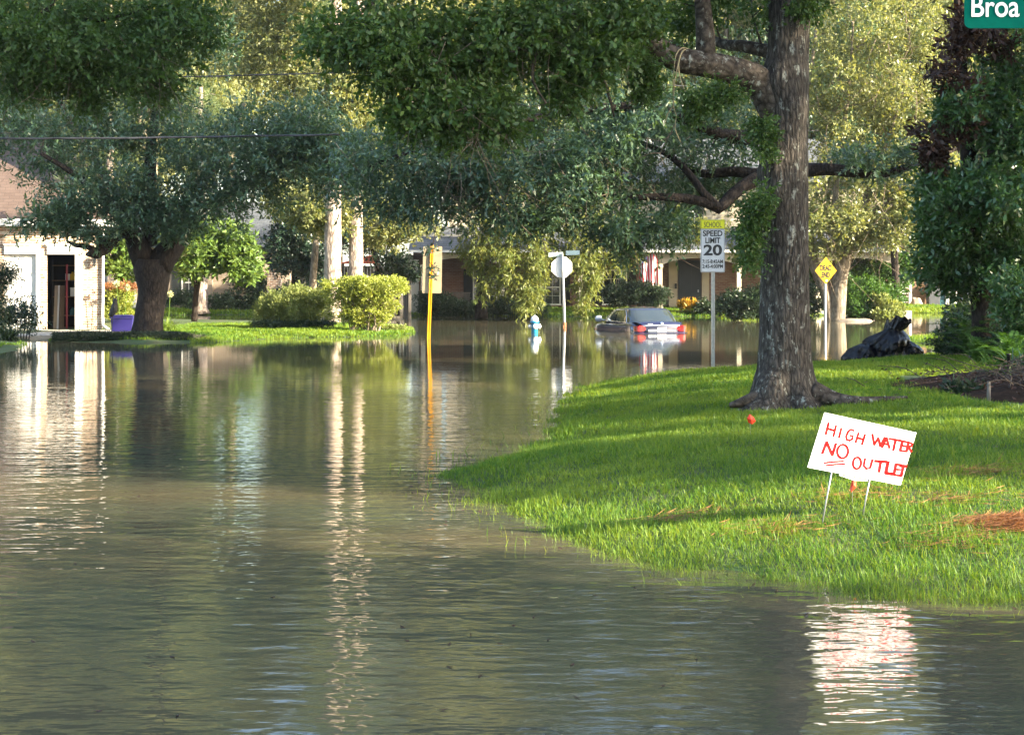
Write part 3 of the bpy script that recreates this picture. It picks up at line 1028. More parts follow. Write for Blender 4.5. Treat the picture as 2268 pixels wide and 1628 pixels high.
zt, zh, zd = glz(497), glz(545), glz(564)
w = MB()
w.span(glx(183), 0, 0, .22, -.6, zd)
w.span(glx(88), glx(104), 0, .22, -.6, zd)
w.span(-9, glx(9), 0, .22, -.6, zd)
w.span(-9, 0, 0, .22, zd, zt)
w.span(-.22, 0, .221, 8, -.6, zt)
w.span(-9, -.221, 7.8, 8, -.6, zt)
w.span(-9, -8.8, .221, 7.79, -.6, zt)
w.build("wall", M['brick_pale'], garage, local=True)
fl = MB(); fl.span(-8.79, -.23, .0, 7.79, -.5, 0.0)
fl.build("floor", M['concrete'], garage, local=True)
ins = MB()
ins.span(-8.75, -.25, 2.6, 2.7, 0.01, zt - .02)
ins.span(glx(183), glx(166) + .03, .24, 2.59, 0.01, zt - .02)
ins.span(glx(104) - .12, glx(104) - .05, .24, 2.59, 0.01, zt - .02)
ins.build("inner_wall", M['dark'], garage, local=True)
fr = MB()
for x0, x1, dy in ((166, 171, .0), (171.3, 177, .05), (177.3, 182.8, .02)):
    fr.span(glx(x0), glx(x1), -.05 + dy, .2, 0.0, zd)
fr.span(glx(104.2), glx(182.8), -.07, .2, zd + .002, zh)
fr.span(glx(102), glx(184), -.12, -.02, zh + .002, zh + .07)
fr.span(glx(104.2), glx(166), .03, .16, 0.005, .05)
fr.build("door_frame", M['white'], garage, bevel=.008, local=True)
ld_ = MB()
ld_.span(glx(9.5), glx(80), .10, .16, -.05, zd - .02)
for i in range(4):
    z0 = .05 + i * (zd - .1) / 4
    ld_.span(glx(14), glx(40), .075, .099, z0 + .06, z0 + (zd - .1) / 4 - .06)
    ld_.span(glx(48), glx(75), .075, .099, z0 + .06, z0 + (zd - .1) / 4 - .06)
gd = ld_.build("garage_door", M['white'], garage, bevel=.006, local=True)
tag(gd, "closed white panelled garage door")
f2 = MB()
f2.span(glx(80), glx(87.8), -.04, .2, -.02, zd - .002)
f2.span(glx(9.5), glx(87.8), -.07, .2, zd + .002, zh - .005)
f2.span(glx(8), glx(89), -.12, -.02, zh, zh + .065)
for i in range(24):
    xx = glx(14) + i * (glx(84) - glx(14)) / 23
    f2.span(xx - .02, xx + .02, -.085, -.069, zd + .05, zd + .10)
f2.build("door_surround", M['white'], garage, bevel=.006, local=True)
zr = zt + .12
rf = MB()
A, Bq, Cq, Dq = (-9.4, -.42, zr), (.42, -.42, zr), (.42, 8.4, zr), (-9.4, 8.4, zr)
R1, R2 = (.42 - 4.41, 3.99, zr + 4.41 * .566), (-9.4, 3.99, zr + 4.41 * .566)
rf.add([A, Bq, Cq, Dq, R1, R2], [(0, 1, 4, 5), (1, 2, 4), (2, 3, 5, 4), (3, 0, 5), (3, 2, 1, 0)])
rf.build("roof", M['shingle'], garage, local=True)
fa = MB()
fa.span(-9.4, .44, -.45, -.421, zr - .2, zr + .02)
fa.span(.421, .45, -.419, 8.4, zr - .2, zr + .02)
fa.span(-9.3, .42, -.418, .0, zr - .21, zr - .17)
fa.build("fascia", M['white'], garage, local=True)
dp = MB()
dp.tube([(-.05, -.1, zr - .2, .045), (.02, -.08, zr - .45, .045), (.03, -.08, 1.5, .045), (.03, -.08, .22, .045), (.22, -.12, .1, .045)], 8, .15)
dp.build("downspout", M['white'], garage, True, local=True)
ln_ = thing("wall_lantern", "small black lantern mounted on the garage brick", "lantern", garage.matrix_basis @ Vector((glx(208), -.05, glz(578))), None, GR)
ln_.location.x = 0; ln_.location = Vector((G0.x, G0.y, G0.z)) + Matrix.Rotation(GR, 3, 'Z') @ Vector((glx(209), -.16, glz(578)))
q = MB()
q.lathe([(.03, .17), (.10, .10), (.11, .09), (.11, .085)], n=8)
q.lathe([(.075, -.13), (.08, -.11), (.03, -.17)], n=8)
for i in range(6):
    an = i * math.pi / 3
    q.tube([(.095 * math.cos(an), .095 * math.sin(an), .09, .008), (.07 * math.cos(an), .07 * math.sin(an), -.12, .008)], 4, .3)
q.tube([(0, .16, -.05, .015), (0, .09, -.19, .014), (0, .0, -.17, .012)], 5, .06)
q.build("cage", M['black'], ln_, local=True)
q = MB(); q.lathe([(.05, -.10), (.075, .08)], n=8)
q.build("glass", M['glass'], ln_, local=True)


def gthing(name, label, cat, x, dy, z, group=None):
    loc = G0 + Matrix.Rotation(GR, 3, 'Z') @ Vector((glx(x), dy, z))
    return thing(name, label, cat, loc, group, GR)


# things kept inside the doorway
t = gthing("storage_shelf", "dark shelving unit inside the garage doorway", "shelf", 152, 1.4, 0)
for z in (.5, 1.1, 1.62, 2.1):
    q = MB(); q.span(-.55, .33, -.2, .2, z, z + .03); q.build("shelf_board", M['brown'], t, local=True)
for x_ in (-.53, .31):
    q = MB(); q.span(x_ - .02, x_ + .02, -.2, -.16, 0.02, 2.3); q.build("post", M['black'], t, local=True)
for i, (x_, z_, m_, lab, h_) in enumerate(((158, 1.65, 'signyellow', "yellow jug on the garage shelf", .26), (147, 1.65, 'white', "small white box on the garage shelf", .17), (158, 1.13, 'letterwhite', "white carton on the garage shelf below the yellow jug", .25),
                                           (158, .53, 'teal', "green spray bottle low on the garage shelf", .25))):
    t = gthing("jug" if i == 0 else ("bottle" if i == 3 else "carton"), lab, "jug" if i == 0 else ("bottle" if i == 3 else "box"), x_, 1.35, z_)
    q = MB()
    if i in (0, 3):
        q.lathe([(.085, 0), (.09, .02), (.09, h_ * .6), (.05, h_ * .8), (.03, h_ * .86), (.03, h_)], n=12)
        q.tube([(.03, 0, h_ * .85, .012), (.1, 0, h_ * .8, .012), (.09, 0, h_ * .55, .012)], 5, .04)
    else:
        q.span(-.07, .07, -.06, .06, 0, h_)
        q.span(-.074, .074, -.064, .064, h_, h_ + .03)
    q.build("container", M[m_], t, local=True)
t = gthing("red_post", "dark red pole standing in the garage doorway", "pole", 146, .9, 0)
q = MB(); q.span(-.03, .03, -.03, .03, .01, 2.15); q.span(-.06, .06, -.06, .06, .0, .03); q.build("shaft", M['redpole'], t, local=True)
for i, (x0, x1, m_) in enumerate(((116, 118, 'stone'), (120, 122, 'white'), (127, 128, 'brown'), (132, 133, 'brown'))):
    t = gthing("timber_board", ["pale rough board leaning inside the garage doorway, leftmost", "white board leaning inside the garage doorway", "brown plank leaning inside the garage doorway beside the white board", "brown plank leaning inside the garage doorway nearest the red pole"][i], "board", x0, .55 + .1 * i, 0, "boards leaning in the garage")
    q = MB(); q.prism([(0, 0, .01), (.10, 0, .01), (.10 + (x1 - x0) * .02, .25, 1.48), ((x1 - x0) * .02, .25, 1.48)], (0, .04, 0)); q.build("plank", M[m_], t, local=True)

# two storey house end behind the garage
t = thing("neighbour_house", "pale sided gable of a house behind the garage roof", "house", (-20.0, 68, 0.2))
q = MB(); q.span(-26, -18.3, 68, 76, 0.1, 5.6)
q.build("wall", M['siding'], t)
q = MB(); q.add([(-26.4, 67.5, 5.6), (-17.9, 67.5, 5.6), (-17.9, 76.5, 5.6), (-26.4, 76.5, 5.6), (-26.4, 72, 8.2), (-21, 72, 8.2)], [(0, 1, 5, 4), (1, 2, 5), (2, 3, 4, 5), (3, 0, 4), (3, 2, 1, 0)])
q.build("roof", M['shingle'], t)
q = MB(); q.span(-20.6, -19.9, 67.9, 67.999, 4.2, 5.3); w_ = q.build("window", M['white'], t)
q = MB(); q.span(-20.53, -19.97, 67.88, 67.899, 4.27, 5.23); q.build("pane", M['glass'], w_)


# ------------------------------------------------------------------ generic window / shutters on a wall facing the camera
def window(parent, X, Z, dpt, x0, x1, y0, y1, shutters=True, sw=18, mul=2):
    """x0.. are frame pixels on the wall at distance dpt; X/Z convert"""
    q = MB()
    a_, b_, c_, d_ = X(x0), X(x1), Z(y1), Z(y0)
    t_ = .06
    q.span(a_ - t_, a_, dpt - .05, dpt + .02, c_ - t_, d_ + t_)
    q.span(b_, b_ + t_, dpt - .05, dpt + .02, c_ - t_, d_ + t_)
    q.span(a_, b_, dpt - .049, dpt + .02, d_, d_ + t_)
    q.span(a_ - .03 - t_, b_ + .03 + t_, dpt - .09, dpt - .051, c_ - .07, c_)
    q.span(a_, b_, dpt - .049, dpt + .02, c_ - t_, c_)
    zm = (c_ + d_) / 2
    q.span(a_, b_, dpt - .045, dpt - .005, zm - .025, zm + .025)
    for i in range(1, mul + 1):
        xx = a_ + (b_ - a_) * i / (mul + 1)
        for z0, z1 in ((c_, zm - .025), (zm + .025, d_)):
            q.span(xx - .008, xx + .008, dpt - .035, dpt - .02, z0, z1)
    for z0, z1 in ((c_, zm - .025), (zm + .025, d_)):
        zz = (z0 + z1) / 2
        q.span(a_, b_, dpt - .034, dpt - .021, zz - .008, zz + .008)
    wo = q.build("window", M['white'], parent)
    q = MB(); q.span(a_, b_, dpt - .018, dpt - .012, c_, d_)
    q.build("pane", M['glass'], wo)
    if shutters:
        sw_ = X(x0 + sw) - X(x0)
        for u0, u1 in ((a_ - t_ - sw_ - .01, a_ - t_ - .01), (b_ + t_ + .01, b_ + t_ + sw_ + .01)):
            q = MB(); q.span(u0, u1, dpt - .05, dpt - .003, c_ - t_, d_ + t_)
            q.build("shutter", M['shutter'], parent)


# ------------------------------------------------------------------ the long porch house across the street
HD = 77.0
hs = FPX / HD
X = lambda x: (x - 1134) / hs
Z = lambda y: CAM_H - (y - HOR) / hs
house = thing("porch_house", "brick house with a long white arched porch behind the flooded car", "house", (X(1280), HD, 0.2))
q = MB(); q.span(X(915), X(1990), HD, HD + 9, -.3, Z(545))
q.build("wall", M['brick_dark'], house)
q = MB(); q.span(X(930), X(1990), HD - 2.6, HD - .004, -.3, 0.22); q.build("porch_floor", M['concrete'], house)
q = MB(); q.span(X(985), X(1990), HD + 1.6, HD + 8.8, Z(545), Z(400)); q.build("upper_wall", M['siding'], house)
PD = HD - 2.6
ps = FPX / PD
PX = lambda x: (x - 1134) / ps
PZ = lambda y: CAM_H - (y - HOR) / ps
q = MB()
q.prism([(PX(905), PD - .45, PZ(556)), (PX(905), HD + 1.595, Z(500)), (PX(905), HD + 1.595, Z(507)), (PX(905), PD - .45, PZ(559.5))], (PX(2000) - PX(905), 0, 0))
q.build("roof", M['shingle_grey'], house)
q = MB(); q.span(PX(904), PX(2000), PD - .55, PD - .452, PZ(560), PZ(554.5)); q.build("gutter", M['white'], house)
ridge_y = (PD - .45 + HD + 1.6) / 2
q = MB(); q.span(PX(925), X(1085), ridge_y - .04, ridge_y + .04, 3.66, 3.76); q.build("flashing", M['cream'], house)
# upper roof
q = MB(); q.add([(X(970), HD + 1.0, Z(400)), (X(2005), HD + 1.0, Z(400)), (X(2005), HD + 9.4, Z(400)), (X(970), HD + 9.4, Z(400)), (X(1120), HD + 5.2, Z(400) + 2.4), (X(1850), HD + 5.2, Z(400) + 2.4)], [(0, 1, 5, 4), (1, 2, 5), (2, 3, 4, 5), (3, 0, 4), (3, 2, 1, 0)])
q.build("upper_roof", M['shingle_grey'], house)
posts = [937, 1112, 1285, 1462, 1637, 1812, 1985]
q = MB()
for i in range(len(posts) - 1):
    p0, p1 = PX(posts[i]), PX(posts[i + 1])
    poly = [(p0, PD, PZ(561)), (p0, PD, PZ(586))]
    for k in range(13):
        u = k / 12
        poly.append((p0 + .12 + (p1 - p0 - .24) * u, PD, PZ(586) + (PZ(572) - PZ(586)) * (1 - abs(2 * u - 1) ** 2.4)))
    poly += [(p1, PD, PZ(586)), (p1, PD, PZ(561))]
    q.prism(poly, (0, .16, 0))
q.build("porch_beam", M['cream'], house)
for p in posts:
    q = MB()
    q.span(PX(p) - .10, PX(p) + .10, PD - .02, PD + .18, 0.2, PZ(586))
    q.span(PX(p) - .13, PX(p) + .13, PD - .05, PD + .21, 0.2, .42)
    q.span(PX(p) - .13, PX(p) + .13, PD - .05, PD + .21, PZ(593), PZ(587))
    q.build("porch_post", M['cream'], house, bevel=.008)
for x0, x1 in ((1050, 1098), (1191, 1239), (1337, 1386)):
    window(house, X, Z, HD, x0, x1, 600, 673, True, 20, 2)
for x0, x1 in ((1190, 1235), (1500, 1545)):
    window(house, X, Z, HD + 1.6, x0, x1, 440, 492, True, 18, 2)
q = MB(); q.span(X(1502), X(1552), HD - .06, HD - .004, .23, Z(577))
for i in range(2):
    for j in range(3):
        q.span(X(1507 + i * 24), X(1524 + i * 24), HD - .075, HD - .061, Z(672 - j * 30), Z(650 - j * 30))
fd = q.build("front_door", M['door'], house)
q = MB(); q.box((X(1546), HD - .1, 1.1), (.05, .08, .12)); q.build("handle", M['metal'], fd)
q = MB(); q.span(X(1481), X(1500), HD - .1, HD - .004, .23, Z(570)); q.span(X(1554), X(1570), HD - .1, HD - .004, .23, Z(570)); q.span(X(1478), X(1573), HD - .14, HD - .005, Z(570) + .002, Z(560))
q.build("door_surround", M['tan'], house)
q = MB(); q.box((X(1496), HD - .14, Z(634)), (.1, .06, .25)); q.build("mailbox", M['black'], house)
# left wing with the pale corner
q = MB(); q.span(X(906), X(914), HD - 2.4, HD + 6, -.2, Z(565)); q.span(X(914), X(934), HD - 2.42, HD - 2.3, -.2, PZ(575)); q.build("corner_panel", M['cream'], house)
# flag hanging from the porch
t = thing("flag", "striped red and white flag hanging from the porch beam", "flag", P(1440, 560, PD - .3))
fx = lambda x: (x - 1134) * (PD - .3) / FPX
fz = lambda y: CAM_H - (y - HOR) * (PD - .3) / FPX
for cols in (0, 1):
    q = MB()
    for i in range(13):
        if i % 2 != cols: continue
        xs = np.linspace(1417 + i * 3.2, 1417 + (i + 1) * 3.2, 3)
        zs = np.linspace(562, 630, 12)
        vs = [(fx(x - 3 * (1 - (z - 562) / 68)), PD - .3 + .07 * math.sin(x * .33 + z * .04) , fz(z + (4 if z > 620 else 0) * math.sin(x))) for z in zs for x in xs]
        q.add(vs, [(r_ * 3 + c_, r_ * 3 + c_ + 1, r_ * 3 + c_ + 4, r_ * 3 + c_ + 3) for r_ in range(11) for c_ in range(2)])
    q.build("stripe", M['flagred' if cols == 0 else 'flagwhite'], t, True)
q = MB(); q.span(fx(1417), fx(1434), PD - .36, PD - .34, fz(583), fz(560)); q.build("canton", M['flagblue'], t)
q = MB(); q.tube([(fx(1412), PD - .3, fz(560), .018), (fx(1462), PD + .05, fz(556), .018)], 6, .4); q.build("pole", M['brown'], t)

# bench on the porch
t = thing("garden_bench", "weathered slatted wooden bench in front of the brick porch wall", "bench", P(1022, 690, 75.6))
bx = lambda x: (x - 1134) * 75.6 / FPX
bz = lambda y: CAM_H - (y - HOR) * 75.6 / FPX
q = MB()
for i in range(13):
    x = 1004 + i * 2.9
    q.span(bx(x), bx(x + 1.6), 75.6, 75.63, bz(672), bz(650))
q.span(bx(1002), bx(1042), 75.58, 75.64, bz(650), bz(647.5)); q.span(bx(1002), bx(1042), 75.58, 75.64, bz(674), bz(672))
q.build("backrest", M['greywood'], t)
q = MB(); q.span(bx(1000), bx(1044), 75.0, 75.57, bz(676), bz(674.5)); q.build("seat", M['greywood'], t)
for x in (1001, 1042):
    for dy in (75.02, 75.58):
        q = MB(); q.span(bx(x), bx(x + 2), dy, dy + .06, .2, bz(676.2)); q.build("leg", M['greywood'], t)
    q = MB(); q.span(bx(x), bx(x + 2), 74.98, 75.57, bz(662), bz(660)); q.build("armrest", M['greywood'], t)

# ------------------------------------------------------------------ house behind the left oak
D2 = 80.0
s2 = FPX / D2
X2 = lambda x: (x - 1134) / s2
Z2 = lambda y: CAM_H - (y - HOR) / s2
h2 = thing("shaded_house", "tan brick house with dark shutters behind the left oak", "house", (X2(430), D2, .2))
q = MB(); q.span(X2(150), X2(470), D2, D2 + 8, -.3, Z2(545)); q.span(X2(470.5), X2(640), D2 + .3, D2 + 8, -.3, Z2(545)); q.build("wall", M['brick_tan'], h2)
window(h2, X2, Z2, D2, 405, 432, 584, 668, True, 20, 1)
q = MB(); q.add([(X2(140), D2 - .6, Z2(548)), (X2(650), D2 - .6, Z2(548)), (X2(650), D2 + 8.6, Z2(548)), (X2(140), D2 + 8.6, Z2(548)), (X2(240), D2 + 4, Z2(548) + 2.4), (X2(550), D2 + 4, Z2(548) + 2.4)], [(0, 1, 5, 4), (1, 2, 5), (2, 3, 4, 5), (3, 0, 4), (3, 2, 1, 0)])
q.build("roof", M['shingle_grey'], h2)
q = MB(); q.span(X2(272), X2(290), D2 - .12, D2 - .004, .2, Z2(575)); q.span(X2(292), X2(302), D2 - .1, D2 - .004, .2, Z2(575)); q.build("door_surround", M['white'], h2)
q = MB(); q.span(X2(256), X2(271.8), D2 - .06, D2 - .004, .2, Z2(575)); q.build("front_door", M['door'], h2)
t = thing("brick_pier", "pale whitewashed brick pier beyond the azalea shrub", "pier", P(607, 690, 74))
q = MB(); x0, x1 = (592 - 1134) * 74 / FPX, (621 - 1134) * 74 / FPX
q.span(x0, x1, 74, 74.5, -.2, CAM_H - (583 - HOR) * 74 / FPX); q.span(x0 - .05, x1 + .05, 73.95, 74.55, CAM_H - (583 - HOR) * 74 / FPX + .002, CAM_H - (580 - HOR) * 74 / FPX)
q.build("shaft", M['brick_pale'], t)

# fence behind the pines
FD = 71.0
t = thing("board_fence", "weathered wooden board fence behind the two pine trunks", "fence", P(830, 690, FD))
x0, x1 = (690 - 1134) * FD / FPX, (908 - 1134) * FD / FPX
zt_ = CAM_H - (592 - HOR) * FD / FPX
q = MB()
nb = 30
for i in range(nb):
    a_ = x0 + (x1 - x0) * i / nb
    h_ = zt_ + rng.normal() * .012
    q.span(a_ + .004, a_ + (x1 - x0) / nb - .004, FD + .006 * (i % 2), FD + .02 + .006 * (i % 2), -.1, h_)
q.build("boards", M['greywood'], t)
q = MB(); q.span(x0, x1, FD - .035, FD - .001, zt_ - .0, zt_ + .045); q.build("cap_rail", M['greywood'], t)
for xx in (x0, (x0 + x1) / 2, x1):
    q = MB(); q.span(xx - .06, xx + .06, FD - .10, FD - .04, -.2, zt_ + .06); q.build("post", M['greywood'], t)
# play set with orange roof behind the fence
t = thing("play_tower", "orange roofed wooden play tower behind the board fence", "play tower", P(800, 640, 76))
px_ = lambda x: (x - 1134) * 76 / FPX
pz_ = lambda y: CAM_H - (y - HOR) * 76 / FPX
q = MB(); q.prism([(px_(752), 75.5, pz_(584)), (px_(836), 75.5, pz_(584)), (px_(822), 75.5, pz_(566))], (0, 1.6, 0)); q.build("roof", M['orangeroof'], t)
for x in (760, 831):
    q = MB(); q.span(px_(x), px_(x + 4), 75.6, 75.72, 0.1, pz_(584.2)); q.build("post", M['brown'], t)

# ------------------------------------------------------------------ carport on the far right
CD = 85.0
cx = lambda x: (x - 1134) * CD / FPX
cz = lambda y: CAM_H - (y - HOR) * CD / FPX
t = thing("carport", "shaded carport with wooden partition and white post on the far right", "carport", (cx(2090), CD, .15))
q = MB(); q.span(cx(2006), cx(2052), CD, CD + .25, 0, cz(583)); q.build("timber_partition", M['brown'], t)
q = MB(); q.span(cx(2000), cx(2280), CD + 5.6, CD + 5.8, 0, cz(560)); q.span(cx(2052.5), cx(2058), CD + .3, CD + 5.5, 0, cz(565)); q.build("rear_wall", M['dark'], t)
q = MB(); q.span(cx(1996), cx(2300), CD - .5, CD + 6, cz(560) + .01, cz(548)); q.build("roof", M['shingle_grey'], t)
q = MB(); q.span(cx(2094), cx(2099), CD - .1, CD + .1, -.2, cz(561)); q.span(cx(2113), cx(2118), CD - .1, CD + .1, -.2, cz(561)); q.build("post", M['white'], t)
q = MB(); q.span(cx(2099.3), cx(2112.7), CD, CD + .06, -.2, cz(615)); q.build("siding_panel", M['whitesiding'], t)
t = thing("wheeled_bin", "grey wheeled rubbish bin with its lid thrown open in the carport", "bin", P(2066, 679, 84.4))
bx = lambda x: (x - 1134) * 84.4 / FPX
bz = lambda y: CAM_H - (y - HOR) * 84.4 / FPX
q = MB()
q.add([(bx(2056), 84.2, .1), (bx(2078), 84.2, .1), (bx(2078), 84.7, .1), (bx(2056), 84.7, .1), (bx(2052), 84.0, bz(632)), (bx(2081), 84.0, bz(632)), (bx(2081), 84.8, bz(632)), (bx(2052), 84.8, bz(632))],
      [(0, 3, 2, 1), (4, 5, 6, 7), (0, 1, 5, 4), (1, 2, 6, 5), (2, 3, 7, 6), (3, 0, 4, 7)])
q.span(bx(2051), bx(2082), 83.96, 84.84, bz(632) + .002, bz(629))
q.build("body", M['bin'], t, bevel=.02)
q = MB()
for i in range(8):
    q.span(bx(2068 + i * 3.4), bx(2070.6 + i * 3.4), 84.86, 84.92, bz(628), bz(606))
q.span(bx(2067), bx(2096), 84.93, 84.95, bz(628.5), bz(604)); q.build("lid", M['metal'], t)
for x in (2057, 2076):
    q = MB(); q.lathe([(.12, -.03), (.13, 0), (.12, .03)], (bx(x), 84.75, .14), 14, Matrix.Rotation(R(90), 3, 'Y')); q.build("wheel", M['black'], t, True)
t = thing("recycling_box", "teal plastic box beside the grey bin in the carport", "box", P(2088, 678, 85.2))
q = MB(); q.span(cx(2082.5), cx(2093), 85.0, 85.5, .1, .5); q.span(cx(2082), cx(2093.5), 84.97, 85.53, .502, .54); q.build("body", M['teal'], t); 
q = MB(); q.span(cx(2083), cx(2092), 85.05, 85.45, .545, 1.55); q.build("stacked_crate", M['teal'], t)
t = thing("picket_panel", "short grey railing panel left of the timber partition", "railing", P(2005, 679, 84.0))
bx = lambda x: (x - 1134) * 84.0 / FPX
bz = lambda y: CAM_H - (y - HOR) * 84.0 / FPX
for x in (1991, 2013):
    q = MB(); q.span(bx(x), bx(x + 6), 83.95, 84.05, .0, bz(620)); q.build("post", M['alu_matte'], t)
q = MB()
for i in range(9):
    q.span(bx(1997.2), bx(2012.8), 83.98, 84.0, bz(676 - i * 6.3), bz(675 - i * 6.3))
q.span(bx(1990), bx(2020), 83.94, 84.06, bz(620) + .002, bz(618)); q.build("rails", M['alu_matte'], t)


def rock(name, label, c, r, seed, cat="rock"):
    q = MB()
    vs, fs = [], []
    n, m_ = 20, 12
    for j in range(m_ + 1):
        th = math.pi * j / m_
        for i in range(n):
            an = 2 * math.pi * i / n
            v = Vector((math.sin(th) * math.cos(an), math.sin(th) * math.sin(an), math.cos(th)))
            k_ = 1 + .28 * mnoise.noise(v * 1.6 + Vector((seed, 0, 0))) + .1 * mnoise.noise(v * 4 + Vector((0, seed, 0)))
            vs.append((c[0] + v.x * r[0] * k_, c[1] + v.y * r[1] * k_, c[2] + v.z * r[2] * k_))
    for j in range(m_):
        for i in range(n):
            a0, a1 = j * n + i, j * n + (i + 1) % n
            fs.append((a0, a0 + n, a1 + n, a1))
    q.add(vs, fs)
    o = q.build(name, M['stone'], None, True, origin=c)
    return tag(o, label, cat)


c_ = P(2029, 672, 83.5)
rock("boulder", "pale upright boulder at the foot of the timber partition", (c_.x, c_.y, .30), (.32, .25, .45), 2.0)
c_ = P(1897, 711, 65)
rock("sandbank_rock", "low pale tan hump rising from the water by the forked tree", (c_.x, c_.y, -.02), (.72, .35, .13), 5.0)


# ------------------------------------------------------------------ cars
def car(name, label, loc, rz, sunk, paint, plate=True):
    root = thing(name, label, "car", (loc[0], loc[1], -sunk), None, rz)
    # lower body: stations along the length (y = 0 tail ... 4.7 nose); each ring a rounded section
    st = [(0.0, .62, .60, .42), (.04, .80, .70, .36), (.22, .88, .93, .30), (.55, .905, 1.00, .28), (.95, .91, 1.02, .26), (1.7, .91, .98, .25), (2.6, .91, .96, .25), (3.3, .91, .95, .25), (3.75, .905, .94, .26), (4.3, .87, .84, .28), (4.6, .78, .72, .33), (4.7, .60, .58, .42)]
    q = MB()
    n = 24
    vs, fs = [], []
    for y, hw, top, bot in st:
        mid = (top + bot) / 2; hh = (top - bot) / 2
        for k in range(n):
            an = 2 * math.pi * k / n
            c, s = math.cos(an), math.sin(an)
            ex = .34
            vs.append((hw * math.copysign(abs(c) ** ex, c), y, mid + hh * math.copysign(abs(s) ** ex, s)))
    for i in range(len(st) - 1):
        for k in range(n):
            a0, a1 = i * n + k, i * n + (k + 1) % n
            fs.append((a0, a1, a1 + n, a0 + n))
    fs += [tuple(range(n))[::-1], tuple(range((len(st) - 1) * n, len(st) * n))]
    q.add(vs, fs)
    # greenhouse as function of perimeter angle and height
    def G(an, v, off=0.0):
        yb0, yb1, yr0, yr1 = .50, 3.55, 1.12, 2.62
        y0, y1 = yb0 + (yr0 - yb0) * v ** 1.15, yb1 + (yr1 - yb1) * v ** 1.15
        hw = .87 - .17 * v ** 1.3
        c, s = math.cos(an), math.sin(an)
        ex = .42
        z = .93 + .46 * v
        return Vector(((hw + off) * math.copysign(abs(c) ** ex, c), (y0 + y1) / 2 + ((y1 - y0) / 2 + off) * math.copysign(abs(s) ** ex, s), z + off * .3))
    vs, fs = [], []
    N, V = 64, 9
    for j in range(V):
        for k in range(N):
            vs.append(G(2 * math.pi * k / N, j / (V - 1)))
    for j in range(1, 5):
        f_ = 1 - j / 5
        for k in range(N):
            g = G(2 * math.pi * k / N, 1.0)
            cyy = (1.12 + 2.62) / 2
            vs.append((g.x * f_, cyy + (g.y - cyy) * f_, g.z + .055 * (1 - f_ ** 2)))
    vs.append((0, (1.12 + 2.62) / 2, .93 + .46 + .056))
    T = V + 4
    for j in range(T - 1):
        for k in range(N):
            a0, a1 = j * N + k, j * N + (k + 1) % N
            fs.append((a0, a1, a1 + N, a0 + N))
    for k in range(N):
        fs.append(((T - 1) * N + k, (T - 1) * N + (k + 1) % N, T * N))
    q.add(vs, fs)
    q.build("body", paint, root, True, local=True)

    def patch(a0, a1, v0, v1, off, nu=16, nv=6, shear=0.0, shear2=0.0):
        vs, fs = [], []
        for j in range(nv + 1):
            for i in range(nu + 1):
                v = v0 + (v1 - v0) * j / nv
                an = a0 + (a1 - a0) * i / nu
                vs.append(G(an, v, off))
        for j in range(nv):
            for i in range(nu):
                k_ = j * (nu + 1) + i
                fs.append((k_, k_ + 1, k_ + nu + 2, k_ + nu + 1))
        return vs, fs
    q = MB(); q.add(*patch(R(270 - 62), R(270 + 62), .10, .93, .006)); q.build("rear_window", M['carglass'], root, True, local=True)
    q = MB(); q.add(*patch(R(90 - 62), R(90 + 62), .08, .93, .006)); q.build("windscreen", M['carglass'], root, True, local=True)
    for sgn in (1, -1):
        c0 = 0 if sgn > 0 else math.pi
        def sidepoly(y0b, y1b, y0t, y1t, v0, v1, off):
            vs, fs = [], []
            nu, nv = 10, 6
            for j in range(nv + 1):
                for i in range(nu + 1):
                    v = v0 + (v1 - v0) * j / nv
                    ya = y0b + (y0t - y0b) * (j / nv) ** 1.4; yb = y1b + (y1t - y1b) * (j / nv) ** 1.2
                    y = ya + (yb - ya) * i / nu
                    hw = .87 - .17 * v ** 1.3
                    yb0, yb1, yr0, yr1 = .50, 3.55, 1.12, 2.62
                    Y0, Y1 = yb0 + (yr0 - yb0) * v ** 1.15, yb1 + (yr1 - yb1) * v ** 1.15
                    sn = max(-1, min(1, (y - (Y0 + Y1) / 2) / ((Y1 - Y0) / 2)))
                    s_ = abs(sn) ** (1 / .42)
                    cc = math.sqrt(max(0, 1 - s_ * s_)) ** .42
                    vs.append((sgn * (hw * cc + off), y, .93 + .46 * v + off * .3))
            for j in range(nv):
                for i in range(nu):
                    k_ = j * (nu + 1) + i
                    fs.append((k_, k_ + 1, k_ + nu + 2, k_ + nu + 1))
            return vs, fs
        q = MB(); q.add(*sidepoly(1.00, 1.92, 1.36, 1.98, .10, .86, .010)); q.build("side_window", M['carglass'], root, True, local=True)
        q = MB(); q.add(*sidepoly(2.01, 3.12, 2.05, 2.52, .10, .86, .010)); q.build("side_window", M['carglass'], root, True, local=True)
        vs1, _ = sidepoly(.96, 3.18, 1.34, 2.56, .08, .89, .014)
        ringv = [vs1[i] for i in range(0, 11)] + [vs1[j * 11 + 10] for j in range(1, 7)] + [vs1[66 + i] for i in range(9, -1, -1)] + [vs1[j * 11] for j in range(5, 0, -1)]
        q = MB(); q.rings([(*p, .011) for p in ringv + [ringv[0]]], 5, cap=False); q.build("window_trim", M['chrome'], root, True, local=True)
        # mirror
        q = MB(); q.lathe([(.02, -.12), (.09, -.09), (.11, 0), (.10, .08), (.03, .12)], (sgn * 1.03, 3.22, 1.03), 14, Matrix.Rotation(R(90), 3, 'Y') @ Matrix.Diagonal((1, .7, 1)))
        q.tube([(sgn * .84, 3.2, .98, .03), (sgn * .98, 3.21, 1.0, .03)], 6, .1)
        q.build("mirror", M['mirror'], root, True, local=True)
        # tail lamp wrapping the corner
        vs, fs = [], []
        nu, nv = 10, 6
